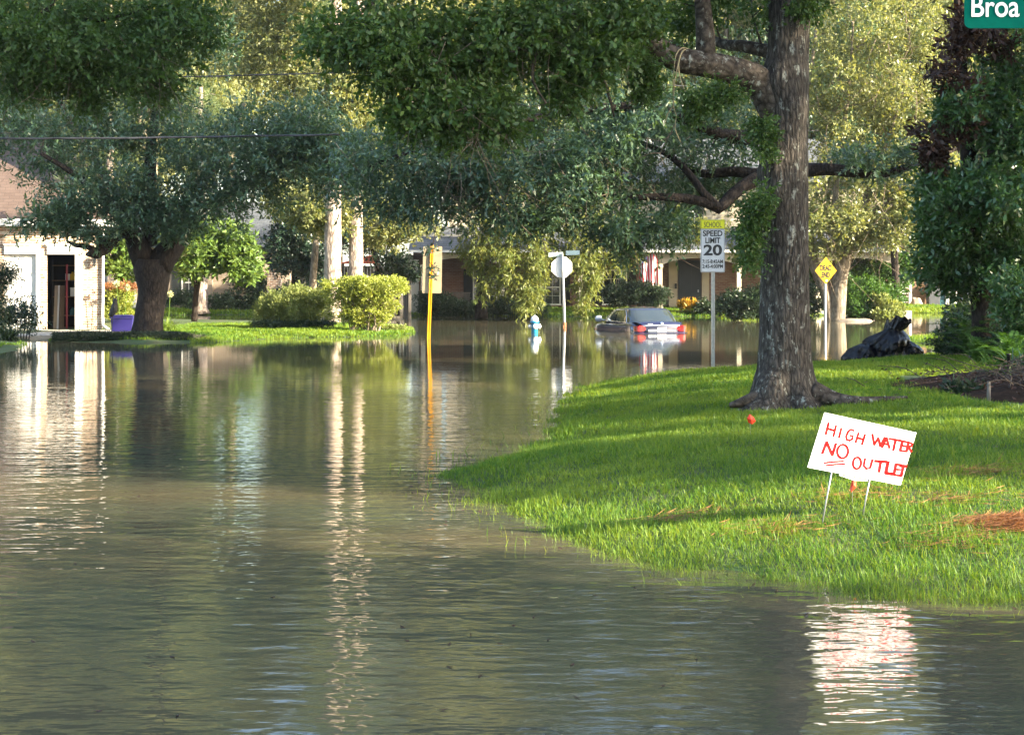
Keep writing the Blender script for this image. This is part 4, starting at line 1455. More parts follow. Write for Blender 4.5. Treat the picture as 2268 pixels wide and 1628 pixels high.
        for j in range(nv + 1):
            for i in range(nu + 1):
                u, v = i / nu, j / nv
                th = u * 1.0
                x = .52 + .34 * min(1, u * 1.5)
                y = .03 + .40 * max(0, u - .5) ** 1.3 * 2.0
                zz = .70 + .17 * v + (.02 * v if u < .5 else 0)
                zz = .79 + (zz - .79) * math.sqrt(max(.05, 1 - (2 * u - 1.02) ** 4))
                # push out onto the body surface
                hw = np.interp(y, [s_[0] for s_ in st], [s_[1] for s_ in st])
                vs.append((sgn * (min(x, hw + .012)), y - .03 * (1 - max(0, u - .5)), zz))
        for j in range(nv):
            for i in range(nu):
                k_ = j * (nu + 1) + i
                fs.append((k_, k_ + 1, k_ + nu + 2, k_ + nu + 1))
        q = MB(); q.add(vs, fs)
        q.build("tail_light", M['tail'], root, True, local=True)
        for yy in (.95, 3.75):
            q = MB(); q.lathe([(.2, -.1), (.33, -.1), (.34, 0), (.33, .1), (.2, .1)], (sgn * .8, yy, .33), 24, Matrix.Rotation(R(90), 3, 'Y')); wv = q.build("wheel", M['black'], root, True, local=True)
    # boot details
    q = MB(); q.add([(-.60, -.012, .865), (.60, -.012, .865), (.62, .03, .90), (-.62, .03, .90)], [(0, 1, 2, 3)]); q.tube([(-.6, -.005, .885, .016), (0, -.035, .895, .016), (.6, -.005, .885, .016)], 6, .1)
    q.build("chrome_strip", M['mirror'], root, True, local=True)
    # boot lid with spoiler lip
    q = MB()
    vs = []
    for j, (y, z, hw) in enumerate([(-.035, .66, .52), (-.04, .84, .57), (-.015, .955, .66), (.06, 1.005, .74), (.2, 1.015, .78), (.55, 1.02, .80)]):
        for i in range(9):
            u = -1 + 2 * i / 8
            vs.append((hw * u, y + .05 * u * u, z - .03 * u * u))
    q.add(vs, [(j * 9 + i, j * 9 + i + 1, j * 9 + i + 10, j * 9 + i + 9) for j in range(5) for i in range(8)])
    q.build("boot_lid", paint, root, True, local=True)
    if plate:
        q = MB(); q.span(-.155, .155, -.062, -.048, .68, .83); q.build("number_plate", M['plate'], root, bevel=.004, local=True)
        for xs_ in (-.46, .17):
            q = MB(); q.span(xs_, xs_ + .29, -.056, -.042, .70, .76); q.build("trim_panel", M['mirror'], root, local=True)
        q = MB(); q.lathe([(.0, 0), (.045, .0), (.05, .008), (.03, .014)], (0, -.03, .955), 16, Matrix.Rotation(R(70), 3, 'X')); q.build("badge", M['chrome'], root, True, local=True)
        q = MB(); q.span(-.46, -.30, -.036, -.026, .925, .95); q.build("lettering_bar", M['mirror'], root, local=True)
        # bumper
        q = MB(); q.tube([(-.92, .35, .55, .09), (-.85, .02, .56, .10), (-.4, -.07, .57, .10), (.4, -.07, .57, .10), (.85, .02, .56, .10), (.92, .35, .55, .09)], 10, .1); q.build("bumper", paint, root, True, local=True)
        # rear seat headrests and parcel shelf seen through nothing: a pale box on the shelf
    return root


M['mirror2'] = M['mirror']
M['carblack'] = mat("black_car_paint", (0.010, 0.010, 0.011), (0.013, 0.013, 0.014), 0.15, 2, spec=0.7, coat=0.8)
cc = P(1465, 738, 51.2)
car("flooded_sedan", "dark navy sedan sunk in the flood up to its tail lights", (cc.x, cc.y), R(15), 0.645, M['carpaint'])
cc = P(2155, 690, 86.0)
car("parked_car", "dark car parked in the shade of the carport", (cc.x, cc.y), R(8), 0.02, M['carblack'], False)


# ------------------------------------------------------------------ signs and posts
def rrect(cx_, cz_, w, h, r, y, n=5):
    out = []
    for sx, sz, a0 in ((1, -1, -90), (1, 1, 0), (-1, 1, 90), (-1, -1, 180)):
        for k in range(n + 1):
            an = R(a0 + 90 * k / n)
            out.append((cx_ + sx * (w / 2 - r) + r * math.cos(an), y, cz_ + sz * (h / 2 - r) + r * math.sin(an)))
    return out


def border(q, cx_, cz_, w, h, r, y, t):
    o_, i_ = rrect(cx_, cz_, w, h, r, y), rrect(cx_, cz_, w - 2 * t, h - 2 * t, max(r - t, .002), y)
    n = len(o_)
    q.add(o_ + i_, [(k, (k + 1) % n, n + (k + 1) % n, n + k) for k in range(n)])


def upost(q, p0, p1, w=.06):
    """U channel post from p0 to p1"""
    p0, p1 = Vector(p0), Vector(p1)
    for dx, wd, dy, dp in ((0, w * .55, 0, .006), (-w * .38, .008, -.018, .03), (w * .38, .008, -.018, .03), (-w * .55, w * .3, -.032, .006), (w * .55, w * .3, -.032, .006)):
        vs = []
        for p in (p0, p1):
            for sx, sy in ((-1, -1), (1, -1), (1, 1), (-1, 1)):
                vs.append((p.x + dx + sx * wd / 2, p.y + dy + sy * dp / 2, p.z))
        q.add(vs, [(0, 3, 2, 1), (4, 5, 6, 7), (0, 1, 5, 4), (1, 2, 6, 5), (2, 3, 7, 6), (3, 0, 4, 7)])


# school speed limit sign, standing at the edge of the lawn
d = 28.4
s_ = FPX / d
T0 = P(1579, 840, d)
c_ = P(1578.5, 545.5, d)
sw, sh = 53.5 / s_, 116 / s_
root = thing("speed_limit_sign", "white school speed limit 20 sign with yellow top on a steel post", "road sign", (T0.x, T0.y, hz(T0.x, T0.y)))
q = MB(); upost(q, (P(1578, 0, d).x + 0.01, d + .045, -.3), (P(1579.5, 0, d).x, d + .045, c_.z + sh / 2 - .03), .044); q.build("post", M['metal'], root)
zy = c_.z + sh / 2 - 20 / s_
q = MB(); q.prism(rrect(c_.x, c_.z - 10 / s_, sw, sh - 20 / s_, .02, d), (0, .004, 0)); panel = q.build("panel", M['signwhite'], root)
q = MB(); q.prism(rrect(c_.x, zy + 10 / s_ + .002, sw, 20 / s_, .012, d - .003), (0, .004, 0)); ypanel = q.build("school_panel", M['schoolyellow'], root)
q = MB(); border(q, c_.x, c_.z - 10 / s_, sw - .016, sh - 20 / s_ - .016, .014, d - .002, .006); q.build("border", M['black'], panel)
q = MB(); border(q, c_.x, zy + 10 / s_, sw - .014, 20 / s_ - .012, .008, d - .005, .005); q.build("border", M['black'], ypanel)


def sign_text(parent, body, x, y, dist, capx, wpx=None, m='black', thick=.0, rootloc=None, yaw=0.0, off=.004, name="lettering"):
    """capx: cap height in frame pixels"""
    p = P(x, y, dist) - Vector(rootloc)
    p.y -= off
    return text_obj(name, body, capx * dist / FPX / 0.70, M[m], parent, face_mtx(p, yaw), thick=thick, fit=wpx * dist / FPX if wpx else None)


rl = root.location
sign_text(ypanel, "SCHOOL", 1578.5, 498.5, d, 12.0, 39, rootloc=rl, off=.006)
sign_text(panel, "SPEED", 1578.5, 518, d, 12.0, 43.5, thick=.004, rootloc=rl)
sign_text(panel, "LIMIT", 1578.5, 533.5, d, 12.0, 33.5, thick=.004, rootloc=rl)
sign_text(panel, "20", 1578.5, 555.5, d, 22.5, 41, thick=.008, rootloc=rl)
sign_text(panel, "7:15-8:45AM", 1578.5, 580, d, 8.0, 45.5, thick=.002, rootloc=rl)
sign_text(panel, "2:45-4:00PM", 1578.5, 590.5, d, 8.0, 45.5, thick=.002, rootloc=rl)

# dead end diamond
d = 63.5
s_ = FPX / d
c_ = P(1829, 600, d)
root = thing("dead_end_sign", "yellow diamond DEAD END sign standing in the flooded street", "road sign", P(1828, 714, d))
q = MB(); q.tube([(P(1828.5, 714, d).x, d + .05, -.6, .055), (P(1828, 0, d).x, d + .05, c_.z + .3, .05)], 8, .5); q.build("post", M['metal'], root, True)
hw = 24 / s_; hh = 30 / s_
q = MB(); q.prism([(c_.x, d, c_.z - hh), (c_.x + hw, d, c_.z), (c_.x, d, c_.z + hh), (c_.x - hw, d, c_.z)], (0, .005, 0)); dpan = q.build("panel", M['signyellow'], root)
q = MB()
o_ = [(c_.x, d - .003, c_.z - hh * .93), (c_.x + hw * .93, d - .003, c_.z), (c_.x, d - .003, c_.z + hh * .93), (c_.x - hw * .93, d - .003, c_.z)]
i_ = [(c_.x, d - .003, c_.z - hh * .87), (c_.x + hw * .87, d - .003, c_.z), (c_.x, d - .003, c_.z + hh * .87), (c_.x - hw * .87, d - .003, c_.z)]
q.add(o_ + i_, [(k, (k + 1) % 4, 4 + (k + 1) % 4, 4 + k) for k in range(4)]); q.build("border", M['black'], dpan)
sign_text(dpan, "DEAD", 1829, 594.5, d, 11.5, 25, thick=.012, rootloc=root.location, off=.006)
sign_text(dpan, "END", 1829, 609.5, d, 11.5, 18.5, thick=.012, rootloc=root.location, off=.006)
q = MB(); st_ = P(1831, 622, d); q.lathe([(.04, 0), (.04, .002)], (st_.x, d - .004, st_.z), 12, Matrix.Rotation(R(90), 3, 'X')); q.build("sticker", M['letterwhite'], dpan)

# back of a tall sign on a yellow post
d = 46.0
root = thing("yellow_post_sign", "blank back of a tall sign on a leaning yellow post", "road sign", P(952, 752, d))
tl, tr, br_, bl = P(937.5, 546, d), P(979.5, 546, d), P(978, 650, d), P(935, 649.5, d)
q = MB()
poly = []
cs = [bl, br_, tr, tl]
for i in range(4):
    p, a_, b_ = cs[i], cs[i - 1], cs[(i + 1) % 4]
    ua, ub = (a_ - p).normalized(), (b_ - p).normalized()
    for k in range(5):
        t_ = k / 4
        poly.append(p + ua * .035 * (1 - t_) ** 2 + ub * .035 * t_ ** 2 + (ua + ub) * .0)
q.prism(poly, (0, .004, 0)); q.build("panel", M['alu'], root)
q = MB(); upost(q, (P(951.5, 752, d).x - .04, d - .02, -.5), (P(957.5, 546, d).x, d - .02, P(0, 543, d).z), .062); q.build("post", M['yellow'], root)
q = MB()
for yy in (560, 640):
    b0 = P(956.5 - (yy - 546) * .035, yy, d); q.lathe([(.015, 0), (.015, .02)], (b0.x, d - .062, b0.z), 8, Matrix.Rotation(R(90), 3, 'X'))
q.build("bolts", M['metal'], root)

# stop sign seen from behind with two street blades
d = 57.5
root = thing("stop_sign", "back of an octagonal stop sign on a rusty footed pole", "road sign", P(1251, 725, d))
c_ = P(1244.5, 592, d)
r_ = 22.8 / (FPX / d) / math.cos(R(22.5))
q = MB(); q.prism([(c_.x + r_ * math.cos(R(22.5 + 45 * k)), d + .03, c_.z + r_ * math.sin(R(22.5 + 45 * k))) for k in range(8)], (0, .004, 0)); q.build("panel", M['alu_matte'], root)
q = MB(); q.tube([(P(1250.5, 0, d).x, d - .03, -.5, .05), (P(1249.8, 0, d).x, d - .03, .35, .05), (P(1245, 0, d).x, d - .03, P(0, 562, d).z, .045)], 10, .5); q.build("post", M['metal'], root, True)
M['rust'] = mat("rusty_steel", (0.24, 0.10, 0.04), (0.14, 0.06, 0.03), 0.8, 8, 0.4)
q = MB(); q.tube([(P(1250.6, 0, d).x, d - .03, -.4, .062), (P(1250.4, 0, d).x, d - .03, .16, .062)], 10, .5); q.span(P(1246.5, 0, d).x, P(1248.5, 0, d).x, d - .12, d - .06, -.05, .06); q.build("foot_sleeve", M['rust'], root, True)
q = MB(); b0, b1 = P(1215, 558.5, d), P(1247, 569.5, d); q.prism([(b0.x, d + .10, b1.z), (b1.x, d + .0, b1.z + .03), (b1.x, d + .0, b0.z), (b0.x, d + .10, b0.z - .03)], (0, .004, 0)); b2, b3 = P(1253, 556, d), P(1283, 566, d)
q.prism([(b2.x, d - .12, b3.z), (b3.x, d - .34, b3.z + .02), (b3.x, d - .34, b2.z + .01), (b2.x, d - .12, b2.z)], (0, .004, 0)); M['mint'] = mat("faded_blade", (0.60, 0.72, 0.66), (0.55, 0.66, 0.6), 0.4, 8); q.build("street_blade", M['mint'], root)

# hydrant
d = 51.5
hp = P(1184, 737, d)
root = thing("fire_hydrant", "blue fire hydrant with white cap half under water", "hydrant", (hp.x, hp.y, 0))
u_ = d / FPX
q = MB(); q.lathe([(7.4 * u_, -.55), (7.4 * u_, 21 * u_), (7.6 * u_, 22 * u_)], (hp.x, d, 0), 20); q.build("barrel", M['hydblue'], root, True)
q = MB(); q.lathe([(9.6 * u_, 22 * u_), (10.4 * u_, 22.6 * u_), (10.4 * u_, 25.2 * u_), (9.2 * u_, 26 * u_)], (hp.x, d, 0), 20); q.build("flange", M['hydblue'], root, True)
q = MB(); q.lathe([(9.0 * u_, 26.1 * u_), (8.6 * u_, 30 * u_), (7.4 * u_, 34 * u_), (5.6 * u_, 36.2 * u_), (3 * u_, 37.2 * u_)], (hp.x, d, 0), 20); bon = q.build("bonnet", M['letterwhite'], root, True)
q = MB(); q.lathe([(1.9 * u_, 37 * u_), (1.7 * u_, 40.5 * u_)], (hp.x, d, 0), 5); q.build("operating_nut", M['metal'], bon)
for ang, rr, x0 in ((-95, 4.6, 4.5), (78, 5.6, 8.0), (12, 6.0, 5.5)):
    mx_ = Matrix.Rotation(R(ang), 3, 'Z') @ Matrix.Rotation(R(-90), 3, 'X').inverted()
    m3 = Matrix.Rotation(R(ang), 3, 'Z') @ Matrix.Rotation(R(90), 3, 'X')
    q = MB(); q.lathe([(rr * .8 * u_, 5 * u_), (rr * .8 * u_, 9.0 * u_), (rr * u_, 9.2 * u_), (rr * u_, 12.5 * u_), (rr * .7 * u_, 13.4 * u_), (rr * .25 * u_, 13.5 * u_), (rr * .25 * u_, 15.2 * u_)], (hp.x, d, 14.5 * u_), 16, m3)
    q.build("outlet_cap", M['letterwhite'], root, True)

# hand lettered yard sign
A0 = lambda cx_, cy_, dd=0.0: (lambda X_, Y_: P(X_, Y_, 10.6 + (X_ - 1909) * .0011 + dd))(1562.3 + cx_ * .3276, 838.3 + cy_ * .3276)
root = thing("yard_sign", "tilted white yard sign hand painted HIGH WATER NO OUTLET in red", "yard sign", (A0(930, 900).x, 10.6, hz(A0(930, 900).x, 10.6)))
q = MB()
cs = [A0(690, 600), A0(1320, 722), A0(1427, 366), A0(805, 230)]
q.prism(cs, (0, .006, 0)); pan = q.build("panel", M['board'], root)
q = MB(); q.prism([A0(905, 655, .012), A0(1010, 690, .012), A0(1120, 692, .012), A0(1100, 640, .012), A0(900, 630, .012)], (0, .003, 0)); q.build("backing_panel", M['board'], root)
for c0, c1 in (((866, 560), (780, 945)), ((1122, 620), (1056, 905))):
    q = MB(); a_, b_ = A0(*c0, .009), A0(*c1, .009)
    b_.z = min(b_.z, hz(b_.x, b_.y) - .03)
    q.tube([(*a_, .0055), (*b_, .0055)], 6, .2); q.build("stake", M['wire'], root, True)


def strokes(q, lst, w, closed=False):
    for st_ in lst:
        w_ = w
        if isinstance(st_[0], (int, float)):
            w_ = w * st_[0]; st_ = st_[1:]
        pts = [Vector((p[0], p[1], 0)) for p in st_]
        cq = catmull([tuple(p) for p in pts], 6) if len(pts) > 2 and w_ < 0 else np.array([tuple(p) for p in pts])
        n = len(cq)
        vs = []
        for i in range(n):
            t_ = Vector(cq[min(i + 1, n - 1)]) - Vector(cq[max(i - 1, 0)])
            t_.normalize()
            nn = Vector((-t_.y, t_.x, 0)) * abs(w_) / 2 * (1 + .22 * mnoise.noise(Vector((cq[i][0] * .05, cq[i][1] * .05, 3))))
            ext = t_ * (abs(w_) * .25 * (1 if i == n - 1 else (-1 if i == 0 else 0)))
            c = Vector(cq[i]) + ext
            lay = .0022 + strokes.k * .00012
            for sg in (1, -1):
                g = c + nn * sg
                vs.append(A0(g.x, g.y, -lay))
        strokes.k += 1
        q.add(vs, [(2 * i, 2 * i + 1, 2 * i + 3, 2 * i + 2) for i in range(n - 1)])


strokes.k = 0


def oval(x, y, rx, ry, tilt=0.12):
    out = []
    for k in range(25):
        an = 2 * math.pi * k / 24
        a_, b_ = rx * math.cos(an), ry * math.sin(an)
        out.append((x + a_ - b_ * tilt, y + b_ + a_ * .15))
    return out


q = MB()
strokes(q, [[(834, 300), (815, 376)], [(884, 320), (866, 392)], [(824, 338), (875, 352)], [(920, 336), (904, 400)],
            [(1004, 352), (985, 344), (966, 358), (952, 392), (956, 412), (976, 420), (994, 408), (998, 388), (978, 386)],
            [(1036, 368), (1017, 432)], [(1080, 378), (1060, 445)], [(1026, 400), (1070, 412)]], 16)
strokes(q, [[1.2, (1130, 376), (1142, 448)], [1.2, (1142, 448), (1170, 402)], [1.2, (1170, 402), (1184, 458)], [1.2, (1184, 458), (1214, 398)],
            [1.1, (1196, 466), (1226, 400)], [1.1, (1226, 400), (1246, 470)], [(1208, 442), (1242, 446)], [1.2, (1246, 406), (1322, 420)], [1.2, (1288, 412), (1272, 484)],
            [1.2, (1334, 420), (1318, 488)], [(1334, 422), (1368, 430)], [(1326, 452), (1358, 458)], [(1318, 486), (1354, 492)],
            [1.2, (1376, 428), (1361, 494)], [(1376, 430), (1400, 440), (1394, 458), (1370, 458)], [(1378, 460), (1392, 494)]], 14)
strokes(q, [[1.1, (792, 506), (822, 428)], [1.1, (822, 428), (860, 520)], [1.1, (860, 520), (884, 440)], oval(930, 492, 36, 46),
            [.8, (806, 570), (870, 562), (935, 559)], [.8, (818, 587), (880, 580), (942, 578)]], 15)
strokes(q, [oval(1027, 571, 27, 39), [(1082, 540), (1073, 590), (1092, 610), (1116, 604), (1132, 548)], [1.3, (1150, 557), (1226, 562)], [1.4, (1188, 560), (1176, 630)],
            [1.5, (1238, 562), (1222, 638)], [1.5, (1222, 638), (1264, 644)], [1.2, (1292, 574), (1277, 650)], [(1290, 578), (1328, 583)], [(1284, 612), (1316, 616)], [(1277, 650), (1314, 655)],
            [1.4, (1318, 588), (1358, 592)], [1.2, (1342, 590), (1326, 660)]], 14)
q.build("lettering", M['redpaint'], pan)


def marker_flag(label, pts, dd, foot):
    w = [P(1562.3 + x * .3276, 838.3 + y * .3276, dd + .02 * math.sin(i * 1.9)) for i, (x, y) in enumerate(pts)]
    f_ = P(*foot, dd)
    g = hz(f_.x, dd)
    root = thing("marker_flag", label, "marker flag", (f_.x, dd, g), "orange marker flags on the lawn")
    q = MB(); cen = sum(w, Vector()) / len(w)
    cen.y -= .02
    q.add([cen] + w, [(0, 1 + i, 1 + (i + 1) % len(w)) for i in range(len(w))]); q.build("flag", M['orange'], root)
    q = MB(); q.tube([(w[0].x, dd + .012, w[0].z, .0016), (f_.x, dd + .012, g - .05, .0016)], 5, .2); q.build("wire_stake", M['wire'], root)


marker_flag("small orange flag on the shaded grass below the big oak", [(298, 240), (326, 262), (341, 288), (315, 311), (290, 298), (281, 270)], 15.0, (1664, 952))
marker_flag("small orange flag just beneath the white yard sign", [(1000, 655), (1020, 692), (1018, 735), (986, 770), (976, 742), (988, 700)], 10.95, (1888, 1120))

# green street name blade in the corner, its pole out of the frame
d = 8.0
root = thing("street_name_sign", "green street name sign with white letters at the top corner", "street sign", (2.70, d, hz(2.7, d)))
c_ = P(2136, 63.5, d)
q = MB(); q.prism(rrect(c_.x + .42, c_.z + .115, .84, .23, .03, d), (0, .004, 0)); pan = q.build("blade", M['signgreen'], root)
q = MB(); q.tube([(2.70, d + .04, -.5, .03), (2.70, d + .04, c_.z + .4, .03)], 10, 1); q.build("pole", M['metal'], root, True)
p = P(2147.5, 17.5, d) - Vector(root.location); p.y -= .004
tt_ = text_obj("lettering", "Broa", .150, M['letterwhite'], pan, face_mtx(p), align='LEFT', width=.84, thick=.0015)

# bin bags
def bag(label, c, r, hgt, seed, lean=0.0, neck=True):
    root = thing("rubbish_bag", label, "rubbish bag", (c[0], c[1], c[2]), "black rubbish bags at the lawn edge")
    q = MB()
    n, m_ = 72, 54
    vs, fs = [], []
    for j in range(m_ + 1):
        v = j / m_
        if neck:
            prof = r * (min(1, .75 + 1.6 * v) if v < .16 else (1.0 - .10 * ((v - .16) / .34) ** 2 if v < .5 else max(.34, .90 - .58 * ((v - .5) / .27) ** 1.3) if v < .77 else .34 + .16 * ((v - .77) / .23) ** .8))
        else:
            prof = r * math.sqrt(max(0, 1 - (v * 1.0) ** 2.6)) * (min(1, .8 + 2 * v))
        for i in range(n):
            an = 2 * math.pi * i / n
            dv = Vector((math.cos(an), math.sin(an), v * 2.2))
            f_ = 1 + .34 * mnoise.noise(dv * 1.2 + Vector((seed, 0, 0)))
            rid = 1 - abs(mnoise.noise(Vector((dv.x * 2.6 + seed, dv.y * 2.6, v * 2.4)))) * 2
            rid2 = 1 - abs(mnoise.noise(Vector((dv.x * 6 - seed, dv.y * 6, v * 5)))) * 2
            f_ += .19 * (rid - .5) + .09 * (rid2 - .5)
            z = v * hgt * (1 + .10 * mnoise.noise(Vector((dv.x * 2, dv.y * 2, seed))))
            if neck and v > .8:
                z += .16 * hgt * mnoise.noise(Vector((dv.x * 1.6, dv.y * 1.6, seed + 4))) * (v - .7) * 3
            vs.append((c[0] + prof * f_ * math.cos(an) + lean * v * v, c[1] + prof * f_ * math.sin(an) * .9, c[2] - .03 + z))
    for j in range(m_):
        for i in range(n):
            a0, a1 = j * n + i, j * n + (i + 1) % n
            fs.append((a0, a1, a1 + n, a0 + n))
    fs += [tuple(range(n))[::-1], tuple(range(m_ * n, (m_ + 1) * n))]
    q.add(vs, fs)
    q.build("bag", M['bag'], root, True)


d = 30.6
zb = lambda x: hz(P(x, 800, d).x, d)
u_ = d / FPX
bag("tall black rubbish bag with a flared open neck, middle of the pile", (P(1957, 800, d).x, d, zb(1957)), 50 * u_, 94 * u_, 2.3, .30)
bag("low slumped black rubbish bag on the tree side of the pile", (P(1900, 800, d).x, d - .12, zb(1900)), 38 * u_, 48 * u_, 7.1, .12, False)
bag("small black rubbish bag slumped on the fern side of the pile", (P(2012, 800, d).x, d + .1, zb(2012)), 36 * u_, 46 * u_, 11.4, -.1, False)

# tote and owl decoy beside the garage
d = 48.3
t0 = P(268, 724, d)
root = thing("storage_tote", "indigo plastic tote lying beside the garage hedge", "tote", (t0.x, d, .13))
u_ = d / FPX
q = MB()
x0, x1, z0, z1 = P(245, 0, d).x, P(294, 0, d).x, .14, .14 + 33 * u_
q.add([(x0 + .03, d, z0), (x1 - .04, d, z0), (x1 - .04, d + .4, z0), (x0 + .03, d + .4, z0), (x0, d - .03, z1), (x1, d - .03, z1), (x1, d + .43, z1), (x0, d + .43, z1)],
      [(0, 3, 2, 1), (4, 5, 6, 7), (0, 1, 5, 4), (1, 2, 6, 5), (2, 3, 7, 6), (3, 0, 4, 7)])
for i in range(0):
    xx = x0 + .1 + (x1 - x0 - .2) * i / 4
    q.span(xx - .012, xx + .012, d - .05, d - .02, z0 + .03, z1 - .03)
q.span(x0 - .02, x1 + .02, d - .05, d + .45, z1 - .05, z1 - .0)
q.build("body", M['tote'], root, bevel=.012)
q = MB(); q.span(x0 - .02, x1 + .02, d - .06, d + .46, z1 + .002, z1 + .035); q.span(x0 + .08, x1 - .08, d + .0, d + .4, z1 + .037, z1 + .055); q.build("lid", M['tote'], root, bevel=.012)

d = 46.6
u_ = d / FPX
o0 = P(249, 738, d)
root = thing("owl_decoy", "dark owl decoy perched on a thin stake by the garage", "decoy", (o0.x, d, .1))
q = MB(); q.tube([(P(246, 0, d).x, d, .0, .012), (P(250, 0, d).x, d, P(0, 692, d).z, .012)], 6, .5); q.build("stake", M['black'], root)
q = MB()
q.tube([(P(243, 0, d).x, d, P(0, 700, d).z, 4.0 * u_), (P(248, 0, d).x, d, P(0, 694, d).z, 6.6 * u_), (P(253, 0, d).x, d, P(0, 683, d).z, 7.2 * u_), (P(254.5, 0, d).x, d, P(0, 672, d).z, 5.6 * u_), (P(255, 0, d).x, d, P(0, 668, d).z, 4.6 * u_), (P(255, 0, d).x, d - .01, P(0, 664.5, d).z, 4.9 * u_), (P(255, 0, d).x, d, P(0, 661, d).z, 2.6 * u_)], 14, .03)
q.build("body", M['owl'], root, True)
for sx in (-3, 3):
    e_ = P(255 + sx, 661, d)
    q = MB(); q.lathe([(.018, 0), (.001, .05)], (e_.x, d, e_.z), 6); q.build("ear_tuft", M['owl'], root)

# cables across the street
def cable(name, label, pts, r, twist=None):
    q = MB()
    q.tube([(*P(x, y, dd), r) for x, y, dd in pts], 7, .8)
    if twist:
        cq = catmull([tuple(P(x, y, dd)) for x, y, dd in pts], .12)
        q.rings([(p[0], p[1] + math.sin(i * .35) * twist, p[2] + math.cos(i * .35) * twist, r * .8) for i, p in enumerate(cq)], 6)
    tag(q.build(name, M['cable'], None, True, origin=P(*pts[0])), label, "cable", "cables over the water")


cable("utility_cable", "thick black cable crossing the lower part of the oak crowns", [(-260, 308, 38.0), (0, 307.5, 38.5), (300, 306, 39.2), (783, 298, 40.5), (1150, 290, 46), (1500, 290, 58), (1800, 290, 73), (2500, 270, 78)], .024, .012)
cable("utility_cable", "thin twisted black cable crossing higher, above the thick one", [(-260, 184, 38.6), (0, 178, 39.0), (440, 170, 39.8), (600, 166, 40.3), (716, 163, 40.8), (1150, 160, 46.5), (1500, 190, 58.5), (1800, 215, 73.5), (2500, 200, 78.5)], .015, .012)

# rope thrown over the big oak's limb
q = MB()
rd = 17.7
C8 = lambda x, y, dd=rd: P(1371.8 + x * .3952, y * .3952, dd)
for pts in ([(400, 280, 17.95), (350, 272, 17.62), (318, 310, 17.56), (305, 400, 17.56), (302, 520, 17.58), (300, 600, 17.6), (270, 640, 17.6), (258, 690, 17.6)],
            [(395, 285, 17.95), (360, 285, 17.6), (335, 340, 17.55), (336, 420, 17.55), (355, 480, 17.55), (376, 540, 17.56)],
            [(385, 282, 17.95), (352, 290, 17.6), (330, 360, 17.54), (308, 480, 17.55), (304, 600, 17.58), (320, 650, 17.6), (312, 720, 17.6), (345, 800, 17.6)]):
    q.tube([(*C8(*p), .0065) for p in pts], 6, .05)
tag(q.build("rope", M['rope'], None, True, origin=C8(350, 300)), "tan rope looped over the big oak's limb and dangling", "rope")
q = MB()
for pts in ([(310, 700), (270, 780), (230, 860), (255, 935)], [(230, 860), (170, 862), (110, 890)], [(300, 740), (240, 790), (150, 775)], [(160, 775), (150, 840)], [(315, 735), (345, 800)]):
    q.tube([(*C8(*p), .008 if i == 0 else .005) for i, p in enumerate(pts)], 5, .05)
tag(q.build("dead_branch", B_['twig'], None, True, origin=C8(300, 740)), "bare pale dead branch hanging from the rope", "branch")


# ------------------------------------------------------------------ trees
def px_limb(pts):
    """(x, y, d, radius in frame pixels) -> world tube points"""
    return [(*P(x, y, d), r * d / FPX) for x, y, d, r in pts]


# --- the big oak on the lawn
d = 18.2
base = Vector((P(1740, 890, d).x, d, hz(P(1740, 890, d).x, d)))
root = thing("lawn_oak", "massive lichen spotted oak trunk standing on the near lawn", "tree", base)
prof = [(930, 1738, 108), (905, 1738, 100), (886, 1738, 88), (872, 1738, 77), (850, 1739, 68), (820, 1740, 62), (780, 1740, 57.5), (720, 1739, 55.5), (640, 1738, 54), (540, 1738, 53), (470, 1737, 53), (400, 1739, 51), (300, 1741, 48), (200, 1744, 47), (100, 1746, 46), (0, 1747, 44), (-150, 1752, 41), (-350, 1758, 34), (-600, 1750, 24), (-800, 1735, 14), (-950, 1730, 6)]
ys = [p[0] for p in prof]
vs, fs = [], []
n = 120
rows = np.concatenate([np.linspace(930, 780, 40), np.linspace(776, -60, 150), np.linspace(-80, -950, 30)])
for y in rows:
    cxp = np.interp(-y, [-v for v in ys], [p[1] for p in prof])
    rp = np.interp(-y, [-v for v in ys], [p[2] for p in prof])
    c = P(cxp, y, d)
    for k in range(n):
        an = 2 * math.pi * k / n
        r = rp * d / FPX
        fl_ = max(0, (y - 800) / 120)
        lob = fl_ * (.34 * math.sin(an * 5 + 1.0) + .22 * math.sin(an * 3 + 2.2) + .12 * math.sin(an * 9))
        v = Vector((math.cos(an), math.sin(an), 0))
        zz = c.z
        w_ = mnoise.noise(Vector((v.x * 1.5, v.y * 1.5, zz * .8)))
        rid = mnoise.noise(Vector((v.x * 7 + .6 * w_, v.y * 7, zz * 1.1)))
        rid2 = mnoise.noise(Vector((v.x * 15, v.y * 15, zz * 2.6)))
        r *= 1 + .09 * w_ + .022 * rid + .022 * rid2 + lob * .55
        # burls
        for bx_, by_, br_, ba in ((1700, 385, 34, .10), (1706, 180, 40, .16), (1750, 240, 26, .06), (1712, 420, 26, .09), (1700, 850, 26, .10)):
            q2 = P(bx_, by_, d)
            ax = (c.x + r * v.x - q2.x) / (br_ * d / FPX); az = (zz - q2.z) / (br_ * d / FPX)
            if v.y < .3:
                r += ba * .55 * math.exp(-(ax * ax + az * az)) 
        vs.append((c.x + r * v.x, c.y + r * v.y, zz))
m_ = len(rows)
for j in range(m_ - 1):
    for k in range(n):
        a0, a1 = j * n + k, j * n + (k + 1) % n
        fs.append((a0, a1, a1 + n, a0 + n))
mb = MB(); mb.add(vs, fs)
mb.build("trunk", B_['front'], root, True)
mb = MB()
